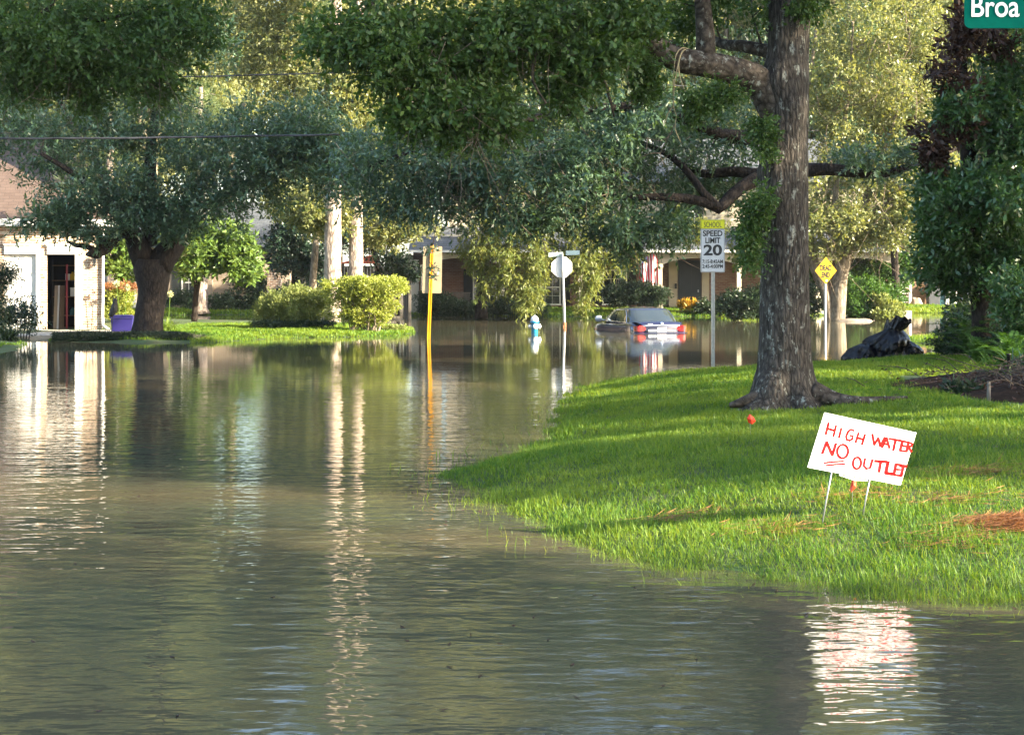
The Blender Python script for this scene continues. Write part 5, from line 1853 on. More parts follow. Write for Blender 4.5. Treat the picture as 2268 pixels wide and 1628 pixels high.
front_limbs = [
    px_limb([(1752, 330, 18.25, 20), (1722, 255, 18.2, 36), (1690, 190, 18.15, 37), (1640, 162, 18.05, 31), (1590, 148, 17.9, 29), (1545, 140, 17.8, 28), (1495, 132, 17.75, 27), (1458, 108, 17.7, 24), (1422, 70, 17.6, 22), (1385, 20, 17.4, 20), (1330, -60, 17.2, 17), (1230, -160, 17.0, 14), (1080, -240, 16.8, 9), (900, -300, 16.6, 5)]),
    px_limb([(1560, 150, 17.85, 22), (1562, 100, 17.85, 21), (1560, 50, 17.85, 19), (1555, 0, 17.9, 17), (1545, -120, 18, 14), (1500, -300, 18.2, 9), (1450, -480, 18.4, 4)]),
    px_limb([(1735, 125, 18.4, 16), (1690, 112, 18.6, 15), (1640, 102, 18.8, 13), (1600, 98, 19.2, 11), (1540, 70, 19.8, 7), (1480, 30, 20.2, 4)]),
    px_limb([(1758, -150, 18.2, 26), (1840, -330, 18.6, 18), (1960, -500, 19.5, 10), (2050, -620, 20, 5)]),
    px_limb([(1745, -260, 18.2, 24), (1650, -420, 18, 16), (1500, -560, 17.6, 8)]),
    # hanging boughs in the top middle
    px_limb([(1230, -160, 17.0, 12), (1258, -60, 16.9, 10), (1255, 20, 16.8, 8), (1215, 80, 16.6, 6), (1185, 130, 16.5, 5), (1180, 180, 16.5, 3.5), (1210, 230, 16.5, 2)]),
    px_limb([(1258, -40, 16.9, 9), (1275, 40, 16.8, 7), (1310, 120, 16.8, 5), (1345, 200, 16.8, 3.5), (1360, 260, 16.8, 2)]),
    px_limb([(1080, -240, 16.8, 8), (980, -120, 16.6, 6), (860, -20, 16.4, 4), (760, 60, 16.3, 2.5), (700, 90, 16.3, 1.5)]),
    px_limb([(1180, 100, 16.5, 4), (1080, 130, 16.4, 3), (980, 140, 16.3, 2)]),
]
for i, l in enumerate(front_limbs):
    mb.tube(l, 20 if i < 2 else 10, .10, .16, i * 2.3)
# surface roots running to the right and left
for pts in ([(1800, 868, 18.1, 24), (1850, 884, 18.0, 15), (1900, 888, 17.9, 9), (1960, 884, 18.0, 6), (2010, 880, 18.1, 3)], [(1690, 876, 18.0, 22), (1640, 892, 17.9, 12), (1615, 898, 17.9, 6)], [(1770, 884, 17.9, 20), (1790, 900, 17.75, 8)]):
    q = MB(); q.tube(px_limb(pts), 12, .05, .5, pts[0][0]); q.build("surface_root", B_['limb'], root, True)
CN[0] = .5
fc = np.vstack([
    ell(740, 80, 16.3, 70, 60, .6, 26, .15), ell(860, 100, 16.4, 120, 110, .8, 70, .17), ell(1000, 110, 16.5, 160, 130, .9, 96, .18),
    ell(1000, 235, 16.4, 105, 60, .5, 30, .14), ell(900, 262, 16.3, 55, 44, .35, 14, .12), ell(1105, 250, 16.5, 56, 60, .4, 18, .13), ell(1045, 290, 16.4, 46, 22, .3, 7, .10),
    ell(1180, 70, 16.7, 150, 115, .9, 84, .18), ell(1320, 80, 16.9, 110, 110, .8, 56, .17), ell(1410, 30, 17.1, 70, 60, .6, 22, .15), ell(1270, 190, 16.8, 70, 44, .4, 16, .13),
    ell(900, -120, 16.5, 330, 120, 1.0, 90, .28), ell(1300, -140, 17.0, 300, 130, 1.2, 90, .28),
    ell(1530, 20, 18.6, 150, 60, 1.0, 26, .16), ell(1640, -50, 18.4, 180, 80, 1.5, 34, .25), ell(1790, 0, 18.2, 34, 26, .3, 8, .11), ell(1900, -120, 18.5, 150, 60, 1.5, 30, .25),
    well((2.2, 18.5, 7.6), (2.6, 2.4, 1.9), 90, .5), well((3.8, 19.5, 9.0), (2.8, 2.4, 1.6), 70, .55), well((-.6, 17.2, 7.0), (2.0, 1.8, 1.2), 50, .5)])
add_branches(mb, front_limbs, fc, .022, 1, .3)
mb.build("limbs", B_['limb'], root, True)
leaf_object("crown", leaf_arrays(fc, 20, .062, .031, k=10, twig=.26, droop=.45, splay=.9, shell=.6), L_['front'], root, base)
def hanging_twigs(parent, clumps, n, ymin, ln, r):
    q = MB()
    sel = [c for c in clumps if HOR - (c[2] - CAM_H) * FPX / c[1] > ymin]
    for i in range(n):
        c = sel[rng.integers(0, len(sel))]
        p = np.array(c[:3]) + rng.normal(size=3) * c[3] * .6
        v = np.array([rng.normal() * .35, rng.normal() * .3, -1.0])
        pts = [(*p, r)]
        for k in range(3):
            v = v + rng.normal(size=3) * np.array([.5, .3, .3])
            p = p + v * ln * .33
            pts.append((*p, r * (1 - .28 * (k + 1))))
        q.tube(pts, 4, ln * .2)
        if rng.random() < .7:
            b = np.array(pts[1][:3]); w_ = rng.normal(size=3) * np.array([.8, .4, .4]) + np.array([0, 0, -.5])
            q.tube([(*b, r * .6), (*(b + w_ * ln * .22), r * .5), (*(b + w_ * ln * .4 + rng.normal(size=3) * ln * .08), r * .3)], 4, ln * .2)
    tag(q.build("dead_twigs", B_['twig'], parent, True), kind="stuff")


hanging_twigs(root, fc, 90, 60, .55, .0045)
# epicormic sprays hugging the limb and trunk
ep = np.vstack([ell(1424, 160, 17.5, 50, 62, .35, 30, .09), ell(1420, 205, 17.5, 30, 36, .25, 10, .08), ell(1565, 215, 17.6, 56, 38, .3, 22, .09), ell(1530, 245, 17.6, 30, 30, .2, 7, .08), ell(1612, 195, 17.75, 36, 30, .25, 10, .08), ell(1684, 290, 17.75, 24, 40, .25, 16, .08), ell(1690, 330, 17.75, 14, 30, .2, 7, .07), ell(1672, 470, 17.85, 24, 40, .3, 20, .09), ell(1660, 520, 17.85, 22, 44, .3, 16, .08), ell(1655, 570, 17.9, 16, 34, .25, 8, .08), ell(1692, 430, 17.7, 14, 40, .2, 9, .07), ell(1785, 18, 17.8, 30, 26, .2, 9, .08)])
leaf_object("trunk_sprays", leaf_arrays(ep, 22, .046, .022, k=9, twig=.14, droop=.6, splay=.8), L_['front'], root, base)

# --- bough of the tree that stands out of frame on the left
LB = Vector((-9.0, 21.5, 0))
cl = np.vstack([ell(60, 60, 20.5, 180, 110, 1.2, 74, .20), ell(230, 80, 20.6, 190, 110, 1.2, 86, .20), ell(400, 70, 20.8, 110, 90, .9, 50, .19), ell(120, 160, 20.4, 130, 60, .8, 36, .18), ell(300, 170, 20.6, 130, 48, .7, 34, .17), ell(20, 190, 20.3, 60, 36, .5, 12, .15), ell(200, 215, 20.6, 60, 22, .4, 9, .13), ell(340, 200, 20.7, 40, 26, .4, 7, .13), ell(240, -110, 21, 340, 120, 1.6, 70, .38), ell(-120, -40, 21, 160, 200, 1.5, 40, .42),
                well((-8.5, 21.5, 8.5), (3, 3, 2.2), 60, .65)])
tree("overhanging_oak", "dark leafy oak bough reaching in over the top left corner", LB,
     [[(-9, 21.5, -.7, .5), (-8.9, 21.5, 2, .36), (-8.7, 21.4, 4.5, .3), (-8.5, 21.4, 7, .2), (-8.4, 21.6, 9.5, .08)], [(-8.8, 21.4, 4.2, .2)] + px_limb([(-60, 96, 20.6, 17), (20, 88, 20.5, 15), (60, 66, 20.5, 11), (130, 52, 20.6, 8), (230, 44, 20.7, 5), (330, 20, 20.8, 3)]),
      px_limb([(60, 66, 20.5, 9), (110, 20, 20.5, 7), (140, -80, 20.6, 5), (200, -200, 20.8, 3)]), px_limb([(150, 50, 20.6, 5), (200, 80, 20.6, 3.5), (230, 95, 20.6, 2)])],
     cl, dict(per=21, L=.068, W=.030, k=10, twig=.28, droop=.35, splay=.9, shell=.6), B_['oak'], r0=.016, lm=L_['front'])

hanging_twigs([o for o in SC.objects if o.name == 'overhanging_oak'][0], cl, 60, 100, .6, .005)
# --- the left oak by the garage
CN[0] = .42
d = 45.6
base = P(327, 740, d); base.z = .10
oakL = [px_limb([(327, 752, d, 44), (327, 738, d, 37), (330, 715, d, 32), (333, 680, d, 31), (337, 640, d, 33), (337, 600, d, 38), (338, 575, d, 40)]),
        px_limb([(325, 590, d, 26), (305, 545, d - .2, 22), (290, 510, d - .4, 17), (265, 480, d - .8, 13), (230, 440, d - 1.2, 10), (170, 390, d - 1.8, 7), (90, 340, d - 2.4, 4)]),
        px_limb([(350, 590, d, 30), (375, 555, d, 25), (398, 520, d + .3, 20), (420, 470, d + .5, 15), (450, 400, d + .8, 12), (500, 320, d + 1, 8), (540, 230, d + 1.2, 5)]),
        px_limb([(300, 520, d - .3, 13), (270, 515, d - .8, 13), (250, 530, d - 1.2, 13), (236, 550, d - 1.4, 12), (212, 562, d - 1.6, 12), (198, 561, d - 1.7, 10), (206, 552, d - 1.7, 8), (190, 546, d - 1.7, 6), (168, 544, d - 1.8, 5), (150, 535, d - 1.9, 2.5)]),
        px_limb([(212, 560, d - 1.6, 7), (224, 540, d - 1.6, 5.5), (233, 530, d - 1.6, 3.5)]),
        px_limb([(330, 540, d, 18), (330, 430, d + .6, 15), (335, 320, d + 1, 12), (345, 240, d + 1, 9), (350, 100, d + 1, 7), (360, -60, d + 1, 4)]),
        px_limb([(420, 480, d + .4, 12), (500, 430, d, 9), (600, 380, d - .5, 7), (700, 330, d - 1, 4)]),
        px_limb([(300, 500, d + 1, 12), (240, 400, d + 2, 9), (160, 280, d + 3, 6), (100, 150, d + 3, 4)])]
cl = np.vstack([ell(390, 440, d - 1.0, 190, 85, 1.7, 96, .38), ell(190, 430, d - 1.8, 150, 76, 1.5, 62, .36), ell(90, 488, d - 2.2, 95, 32, .9, 28, .27), ell(210, 500, d - 1.8, 80, 32, .8, 22, .25),
                ell(130, 300, d - .8, 190, 100, 2.0, 90, .45), ell(330, 280, d, 200, 110, 2.2, 90, .46), ell(560, 330, d - 1.2, 190, 110, 1.8, 120, .42), ell(710, 330, d - 1.4, 120, 110, 1.6, 76, .40), ell(760, 400, d - 1.6, 70, 60, 1.0, 22, .34), ell(540, 420, d - 1.2, 130, 50, 1.2, 36, .32), ell(350, 490, d - 1.0, 90, 28, .8, 18, .28), ell(440, 500, d - .8, 50, 30, .6, 9, .25),
                ell(280, 110, d + .5, 300, 110, 2.5, 60, .7), ell(250, -150, d, 330, 180, 3.0, 110, .9), ell(-140, 150, d - .5, 170, 280, 2.5, 70, .8), ell(20, -330, d, 340, 150, 3, 90, 1.0)])
tree("left_oak", "dark forked live oak spreading beside the pale garage", base, oakL, cl, dict(per=23, L=.135, W=.046, k=10, twig=.42, droop=.1, splay=.55, up=1.2, shell=.6), B_['oak'], r0=.022, n=22, wob=.2, lm=L_['oak'])

# --- the middle oak, its trunk hidden behind the big one
d = 36.5
base = P(1742, 800, d); base.z = hz(base.x, d)
oakC = [px_limb([(1742, 830, d, 60), (1742, 780, d, 34), (1742, 650, d, 30), (1740, 500, d, 30), (1738, 420, d, 30), (1735, 300, d, 26), (1720, 150, d, 20), (1700, -50, d, 12), (1690, -250, d, 6)]),
        px_limb([(1738, 370, d, 20), (1690, 392, d - .4, 17), (1650, 410, d - .8, 15), (1615, 440, d - 1.2, 14), (1592, 462, d - 1.4, 13), (1560, 448, d - 1.5, 11), (1520, 440, d - 1.6, 10), (1450, 436, d - 1.8, 8), (1372, 438, d - 2, 6), (1280, 420, d - 2.2, 4)]),
        px_limb([(1592, 460, d - 1.4, 10), (1560, 430, d - 1.5, 9), (1530, 390, d - 1.4, 8), (1490, 350, d - 1.2, 7), (1430, 320, d - 1, 5), (1360, 300, d - .8, 3)]),
        px_limb([(1690, 388, d - .4, 14), (1620, 380, d - .2, 11), (1560, 385, d, 9), (1500, 360, d + .5, 6)]),
        px_limb([(1735, 300, d, 20), (1600, 300, d - 1, 15), (1450, 240, d - 2, 11), (1250, 250, d - 2.6, 9), (1050, 300, d - 2.6, 7), (900, 340, d - 2.4, 5), (820, 370, d - 2.2, 3)]),
        px_limb([(1730, 200, d, 16), (1550, 120, d + 1, 12), (1300, 60, d + 1.5, 8), (1100, 40, d + 1.5, 5)]),
        px_limb([(1740, 380, d, 18), (1830, 376, d, 14), (1900, 382, d, 12), (1960, 384, d, 10), (2040, 360, d + .4, 7), (2120, 330, d + .6, 4)])]
cl = np.vstack([ell(870, 360, d - 2.0, 140, 100, 1.8, 80, .32), ell(1030, 400, d - 2.2, 170, 110, 2.0, 120, .32), ell(1230, 400, d - 2.2, 190, 120, 2.2, 136, .32), ell(1400, 340, d - 1.5, 180, 120, 2.4, 110, .34), ell(1250, 260, d - 1.8, 260, 80, 2.2, 100, .36), ell(1020, 290, d - 2, 180, 80, 2.0, 66, .36),
                ell(1180, 478, d - 2.4, 110, 38, 1.1, 30, .22), ell(930, 462, d - 2.4, 100, 28, .9, 20, .22), ell(1360, 505, d - 2.4, 66, 50, 1.1, 28, .22), ell(1400, 540, d - 2, 44, 40, .6, 10, .18), ell(1480, 480, d - 1.4, 80, 36, .8, 14, .2), ell(1465, 500, d - 1.6, 90, 50, 1, 40, .22), well((3.0, 40.4, 6.4), (2.4, .9, 1.6), 20, .4), ell(1900, 352, d, 100, 36, 1, 24, .22), ell(2010, 350, d, 70, 40, .8, 18, .2), ell(1228, 566, d - 2.2, 10, 6, .2, 2, .06),  # the clump set in metres is added to shade the left oak's trunk
                ell(1560, 250, d - .5, 140, 130, 2.5, 64, .34), ell(1590, 400, d + .5, 100, 80, 1.5, 22, .26), ell(1500, 420, d + .5, 100, 60, 1.2, 30, .26), ell(1620, 350, d + .8, 70, 70, 1.0, 20, .28),
                ell(1400, 100, d + .5, 350, 110, 2.5, 80, .5), ell(1250, -120, d, 450, 150, 3.0, 100, .75), ell(1600, -150, d, 300, 180, 2.6, 60, .8), ell(1150, -330, d, 420, 120, 3, 60, .9), ell(1600, -380, d, 300, 120, 2.6, 40, .9)])
sx_ = 1134 + cl[:, 0] / cl[:, 1] * FPX
sy_ = HOR - (cl[:, 2] - CAM_H) / cl[:, 1] * FPX + cl[:, 5] / cl[:, 1] * FPX + 22
cl = cl[~(((sx_ > 1195) & (sx_ < 1300) & (sy_ > 572)) | ((sx_ > 900) & (sx_ < 1010) & (sy_ > 548)) | ((sx_ > 1525) & (sx_ < 1630) & (sy_ > 488)))]
tree("middle_oak", "broad dark oak crown hanging low over the flooded street", base, oakC, cl, dict(per=20, L=.112, W=.040, k=10, twig=.38, droop=.3, splay=.6, up=1.0, shell=.6), B_['oak'], r0=.018, n=16, wob=.2, lm=L_['oak'])
hanging_twigs([o for o in SC.objects if o.name == 'middle_oak'][0], cl, 130, 300, .9, .008)
# loose sprigs that hang in front of the yellow sign
t = thing("hanging_sprig", "bare thin sprig hanging in front of the yellow post sign", "sprig", P(958, 540, 45.6))
q = MB(); q.tube(px_limb([(966, 500, 45.5, 1.2), (958, 545, 45.5, .9), (950, 570, 45.55, .7), (958, 595, 45.6, .6), (964, 612, 45.6, .5)]), 5, .1)
q.tube(px_limb([(957, 548, 45.5, .7), (944, 556, 45.5, .5), (941, 566, 45.5, .4)]), 4, .1); q.build("stem", B_['oak'], t)
leaf_object("leaves", leaf_arrays(np.vstack([ell(958, 548, 45.5, 16, 6, .15, 4, .08), ell(962, 612, 45.6, 8, 6, .1, 2, .07), ell(942, 560, 45.5, 8, 6, .1, 2, .07), ell(956, 592, 45.5, 7, 5, .1, 1, .06)]), 6, .09, .045, k=4, twig=.1), L_['holly'], t, P(958, 540, 45.6))

CN[0] = 1.0
# --- drooping ash in front of the porch house
d = 68.0
base = P(1066, 696, d); base.z = -.05
ash = [px_limb([(1066, 706, d, 16), (1066, 660, d, 11.5), (1068, 600, d, 11), (1075, 520, d, 10), (1100, 440, d, 8), (1150, 350, d, 6), (1200, 250, d, 4)]), px_limb([(1090, 470, d, 6), (1180, 430, d - .5, 5), (1260, 440, d - 1, 4), (1330, 490, d - 1.2, 3), (1360, 560, d - 1.2, 2)]), px_limb([(1120, 420, d, 5), (1140, 470, d - 1.2, 4), (1120, 540, d - 2, 3), (1060, 590, d - 2, 2)])]
hang = []
for x0, y0, x1, y1, dd, n_ in ((1110, 480, 1040, 600, 65.8, 13), (1150, 470, 1100, 640, 65.6, 15), (1180, 480, 1160, 690, 65.4, 16), (1215, 500, 1180, 670, 65.6, 13), (1100, 500, 1075, 660, 65.9, 10), (1130, 520, 1130, 650, 65.5, 10), (1290, 480, 1310, 620, 65.8, 12), (1330, 470, 1300, 660, 65.7, 13), (1350, 490, 1370, 600, 66, 9), (1270, 500, 1290, 700, 65.8, 12), (1390, 480, 1400, 580, 66.2, 8), (1240, 480, 1235, 600, 66, 8), (1075, 470, 1020, 560, 66, 9), (1190, 560, 1165, 700, 65.3, 9)):
    for k in range(n_):
        t_ = k / n_
        c = P(x0 + (x1 - x0) * t_ + rng.normal() * 6, y0 + (y1 - y0) * t_ + rng.normal() * 5, dd + rng.normal() * .3)
        rr = .24 + .14 * rng.random()
        hang.append((*c, rr, rr, rr * .9))
cl = np.vstack([np.array(hang), ell(1555, 520, 66, 70, 44, 1, 13, .26), ell(1470, 480, 66, 60, 40, 1, 9, .26), ell(1650, 560, 66, 40, 60, 1, 10, .26), ell(1200, 400, d, 250, 100, 2.5, 50, .6), ell(1250, 250, d + 1, 280, 120, 3, 40, .9), ell(1250, 0, d + 1, 300, 160, 3, 40, 1.2)])
tree("drooping_ash", "yellow green ash drooping in front of the porch house", base, ash, cl, dict(per=26, L=.17, W=.034, k=8, twig=.30, droop=1.0, splay=.55), B_['oak'], r0=.015, n=12, lm=L_['ash'])

CN[0] = .5
# --- forked tree by the dead end sign
d = 66.0
base = P(1850, 712, d); base.z = -.2
fork = [px_limb([(1852, 720, d, 20), (1854, 705, d, 18), (1857, 660, d, 16.5), (1860, 620, d, 16.5), (1868, 580, d, 16.5), (1880, 555, d, 14), (1892, 530, d, 12), (1920, 440, d, 9), (1960, 330, d, 6), (2000, 200, d, 4)]),
        px_limb([(1838, 720, d, 13), (1836, 700, d, 10), (1830, 660, d, 10), (1815, 620, d, 11), (1803, 585, d, 12), (1795, 550, d, 12), (1780, 470, d, 9), (1770, 350, d, 7), (1790, 200, d, 5), (1810, 50, d, 3)]),
        px_limb([(1870, 570, d, 10), (1858, 530, d, 9), (1850, 450, d, 7), (1860, 330, d, 5), (1880, 200, d, 4), (1890, 50, d, 2)]),
        px_limb([(1905, 490, d, 7), (1960, 450, d - .6, 5), (2010, 400, d - 1, 4), (2060, 380, d - 1, 2.5)])]
cl = np.vstack([ell(1850, 500, d - 1, 110, 52, 2, 70, .32), ell(1950, 500, d - 1, 120, 70, 2, 80, .32), ell(2030, 470, d - .5, 90, 90, 2, 66, .32), ell(1860, 390, d, 150, 110, 3, 96, .36), ell(1990, 360, d, 140, 120, 3, 96, .36), ell(1850, 230, d, 150, 110, 3, 96, .4), ell(1990, 210, d, 150, 120, 3, 96, .4), ell(1870, 70, d, 160, 110, 3, 80, .5), ell(2010, 60, d, 150, 110, 3, 74, .5), ell(1920, -140, d, 280, 160, 4, 90, .8), ell(1920, -360, d, 220, 120, 4, 60, 1.0), ell(2090, 200, d + 1, 90, 200, 2.5, 60, .5), ell(1840, 545, d - 1.2, 60, 22, .8, 12, .24)])
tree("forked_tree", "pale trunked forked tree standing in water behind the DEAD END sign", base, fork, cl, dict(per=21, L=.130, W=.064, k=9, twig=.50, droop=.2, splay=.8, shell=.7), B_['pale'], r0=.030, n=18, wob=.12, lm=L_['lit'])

CN[0] = .6
hanging_twigs([o for o in SC.objects if o.name == 'forked_tree'][0], cl, 150, -50, 1.6, .018)
d = 73.5  # teal oak added for the shaded foliage tone behind the forked tree
base = P(1985, 690, d); base.z = 0.0
tree("shade_tone_oak", "added teal oak giving a shaded tone in the gaps of the forked tree", base, [px_limb([(1985, 700, d, 9), (1980, 560, d, 8), (1950, 380, d, 7), (1930, 180, d, 5), (1925, 0, d, 3)])],
     np.vstack([ell(1850, 190, d, 120, 120, 2, 60, .5), ell(1960, 330, d, 160, 110, 2, 70, .5), ell(1900, 60, d, 160, 110, 2, 50, .6), ell(2060, 200, d, 110, 150, 2, 60, .5), ell(1880, 480, d, 110, 60, 1.5, 36, .42), ell(2050, 480, d, 80, 80, 1.5, 30, .42)]), dict(per=34, L=.15, W=.055, k=9, twig=.5, droop=.2, splay=.7), B_['oak'], r0=.02, lm=L_['oak'])

# --- magnolia on the right
d = 27.5
base = P(2186, 770, d); base.z = hz(base.x, d)
mag = [px_limb([(2190, 820, d, 44), (2188, 760, d, 36), (2184, 700, d, 32), (2180, 640, d, 31), (2178, 590, d, 33), (2172, 550, d, 34), (2165, 500, d, 28), (2150, 420, d, 22), (2140, 300, d, 16), (2130, 150, d, 11), (2120, 0, d, 8), (2110, -200, d, 5)]),
       px_limb([(2190, 570, d, 24), (2230, 500, d, 20), (2280, 400, d, 15), (2330, 250, d, 10), (2360, 80, d, 7), (2380, -100, d, 4)]), px_limb([(2165, 500, d, 16), (2120, 440, d - .4, 11), (2080, 400, d - .8, 7)]), px_limb([(2150, 420, d, 12), (2200, 330, d - .8, 9), (2240, 280, d - 1.4, 5)])]
cl = np.vstack([ell(2085, 420, d - .8, 44, 60, .8, 22, .2), ell(2072, 520, d - .6, 30, 40, .6, 14, .18), ell(2110, 250, d - .8, 50, 40, .8, 16, .2), ell(2060, 590, d - .4, 24, 24, .4, 7, .16), ell(2180, 450, d - .8, 130, 90, 1.4, 80, .30), ell(2110, 480, d - .6, 60, 50, .8, 22, .24), ell(2150, 560, d - .6, 60, 50, .7, 18, .28), ell(2110, 560, d - .3, 34, 60, .5, 14, .24), ell(2120, 620, d - .2, 28, 50, .4, 9, .2), ell(2240, 580, d - 1.0, 70, 60, .8, 22, .3), ell(2250, 330, d - .8, 90, 100, 1.3, 42, .36), ell(2200, 230, d - .5, 90, 60, 1.1, 18, .34), ell(2235, 160, d - .5, 60, 60, 1, 12, .34), ell(2310, 400, d, 120, 220, 2, 70, .5), ell(2350, 100, d, 160, 200, 2.4, 60, .6), ell(2270, -150, d, 260, 150, 2.4, 60, .7), well((9.5, 28, 10), (3, 2.6, 3.2), 80, .8), well((9, 28.5, 14), (2.2, 2.2, 2.4), 40, .8)])
root = tree("magnolia", "dark glossy magnolia on the right with patches of dead brown leaves", base, mag, cl, dict(per=34, L=.105, W=.042, k=8, twig=.28, droop=.1, splay=.8, up=.7, shell=.6), B_['oak'], r0=.025, n=18, wob=.2, lm=L_['magnolia'])
CN[0] = 1.0
extra_dead = 0
dead = np.vstack([ell(2160, 70, d - .8, 60, 24, .6, 9, .14), ell(2120, 100, d - .8, 26, 30, .4, 4, .13), ell(2085, 155, d - .9, 30, 16, .3, 4, .15), ell(2130, 190, d - .9, 36, 28, .4, 6, .13), ell(2210, 110, d - .7, 34, 30, .5, 4, .14), ell(2075, 305, d - .9, 40, 36, .5, 8, .13), ell(2130, 280, d - .9, 34, 24, .4, 5, .13), ell(2160, 45, d - .8, 50, 30, .5, 6, .2), ell(2070, 345, d - .9, 20, 20, .3, 3, .13), ell(2130, 480, d - 1.0, 20, 14, .3, 2, .12)])
leaf_object("dead_leaves", leaf_arrays(dead, 11, .14, .050, k=7, twig=.2, droop=.3, splay=1.0), L_['dead'], root, base)

# --- pines behind the clipped shrub
for (x, r, y0, d, lab) in ((738, 19, 720, 61, "thick sunlit pine trunk, the broader of the two behind the clipped shrub"), (789, 15.5, 717, 62.5, "thinner sunlit pine trunk nearer the yellow post"), ):
    base = P(x, y0, d); base.z = .05
    s_ = d / FPX
    lm_ = [px_limb([(x - 2, y0 + 6, d, r * 1.25), (x - 2, y0 - 10, d, r * 1.08), (x - 1, 600, d, r), (x, 420, d, r * .92), (x + 4, 200, d, r * .8), (x + 8, -100, d, r * .6), (x + 4, -400, d, r * .35), (x, -560, d, r * .12)])]
    c0 = P(x + 6, -300, d)
    cl = np.vstack([well((c0.x, d, c0.z + 1), (2.6, 2.6, 4.6), 60, .8), well((c0.x - .5, d - .5, c0.z - 4), (2.2, 2.2, 1.6), 16, .6)])
    tree("pine_tree", lab, base, lm_, cl, dict(per=22, L=.30, W=.02, k=10, twig=.3, droop=.0, splay=1.1), B_['pine'], group="pine trees across the water", r0=.03, n=28, wob=.16, lm=L_['needle'])
for (x, r, d, top, lab) in ((445, 14.0, 75.5, 190, "pine trunk reflected in the still pool before the shaded house"), (245, 12.5, 66, 190, "pine trunk half hidden behind the garage corner")):
    base = P(x, 690, d); base.z = .1
    lm_ = [px_limb([(x + 1, 696, d, r * 1.5), (x, 685, d, r * 1.15), (x, 600, d, r), (x - 2, 400, d, r * .8), (x, top, d, r * .3)])]
    c0 = P(x, top + 110, d)
    cl = well((c0.x, d, c0.z), (2.6, 2.6, 3.0), 50, .8)
    tree("pine_tree", lab, base, lm_, cl, dict(per=22, L=.32, W=.02, k=10, twig=.3, droop=.0, splay=1.1), B_['pine'], group="pine trees across the water", r0=.03, n=24, wob=.14, lm=L_['needle'])

# --- smaller trees in the middle distance
base = P(480, 690, 58); base.z = .05
tree("loquat_tree", "bright broad leaved loquat between the left oak and the azalea", base, [px_limb([(430, 712, 58, 7), (436, 640, 58, 6), (450, 590, 58, 5), (480, 540, 58, 4)]), px_limb([(436, 640, 58, 5), (400, 590, 58, 3), (300, 570, 58, 2)])],
     np.vstack([ell(470, 545, 57, 110, 60, 1.3, 64, .34), ell(530, 575, 57, 60, 50, .9, 26, .28), ell(420, 590, 56.6, 40, 36, .6, 9, .26), ell(400, 530, 57, 60, 50, 1, 18, .3), ell(265, 590, 57, 40, 40, .7, 14, .28), ell(280, 540, 57, 50, 40, .8, 14, .3)]), dict(per=15, L=.21, W=.078, k=7, twig=.22, droop=.1, splay=.8, up=.8), B_['oak'], r0=.015, n=10, lm=L_['loquat'])
base = P(655, 690, 68); base.z = .05
tree("holly_tree", "dark dense holly behind the azalea shrub", base, [px_limb([(650, 700, 68, 8), (652, 620, 68, 7), (660, 520, 68, 5), (670, 430, 68, 3)])], np.vstack([ell(660, 500, 67.5, 70, 110, 1.6, 60, .5), ell(625, 560, 67, 40, 70, .9, 22, .4), ell(690, 590, 67.5, 46, 50, 1, 20, .4)]), dict(per=34, L=.12, W=.055, k=8, twig=.26, up=.6), B_['oak'], r0=.02, lm=L_['holly'])
base = P(815, 690, 69.5); base.z = .1
tree("holly_tree", "dark tree filling the gap right of the pine trunks", base, [px_limb([(845, 700, 69.5, 7), (840, 600, 69.5, 6), (815, 520, 69.5, 5), (800, 430, 69.5, 3)])], np.vstack([ell(800, 510, 69.3, 90, 76, 1.6, 56, .5), ell(700, 470, 69.8, 60, 60, 1, 14, .5), ell(850, 480, 69, 60, 60, 1.0, 20, .5)]), dict(per=34, L=.12, W=.055, k=8, twig=.26), B_['oak'], r0=.02, lm=L_['holly'])
base = P(880, 690, 68.5); base.z = .1
tree("young_tree", "thin layered young tree before the fence end", base, [px_limb([(882, 700, 68.5, 3.5), (880, 620, 68.5, 2.5), (876, 560, 68.5, 1.5)])], np.vstack([ell(875, 575, 68.3, 46, 26, .8, 14, .24), ell(890, 605, 68.2, 46, 16, .8, 12, .22), ell(860, 615, 68.3, 40, 14, .7, 8, .22)]), dict(per=16, L=.14, W=.06, k=6, twig=.24), B_['oak'], r0=.012, lm=L_['shade'])
# pale leaves, sun put into their colour, between the pines and the middle oak
base = P(700, 690, 72); base.z = .1
tree("sunlit_elm", "sunlit yellow green tree behind the pine trunks", base, [px_limb([(690, 700, 66, 9), (695, 600, 66, 8), (705, 480, 66, 6), (730, 300, 65, 5), (700, 100, 65, 4), (660, -150, 66, 2)])], np.vstack([ell(720, 470, 62, 100, 50, 2, 34, .42), ell(870, 500, 64, 90, 50, 2, 30, .42), ell(640, 440, 64, 60, 40, 1.5, 16, .4), ell(765, 240, 57.5, 100, 165, 1.6, 110, .5), ell(640, 60, 66, 190, 170, 3, 130, .75), ell(600, -200, 66, 250, 160, 3.5, 74, .9)]), dict(per=38, L=.14, W=.065, k=8, twig=.34), B_['pale'], r0=.02, lm=L_['lit'])

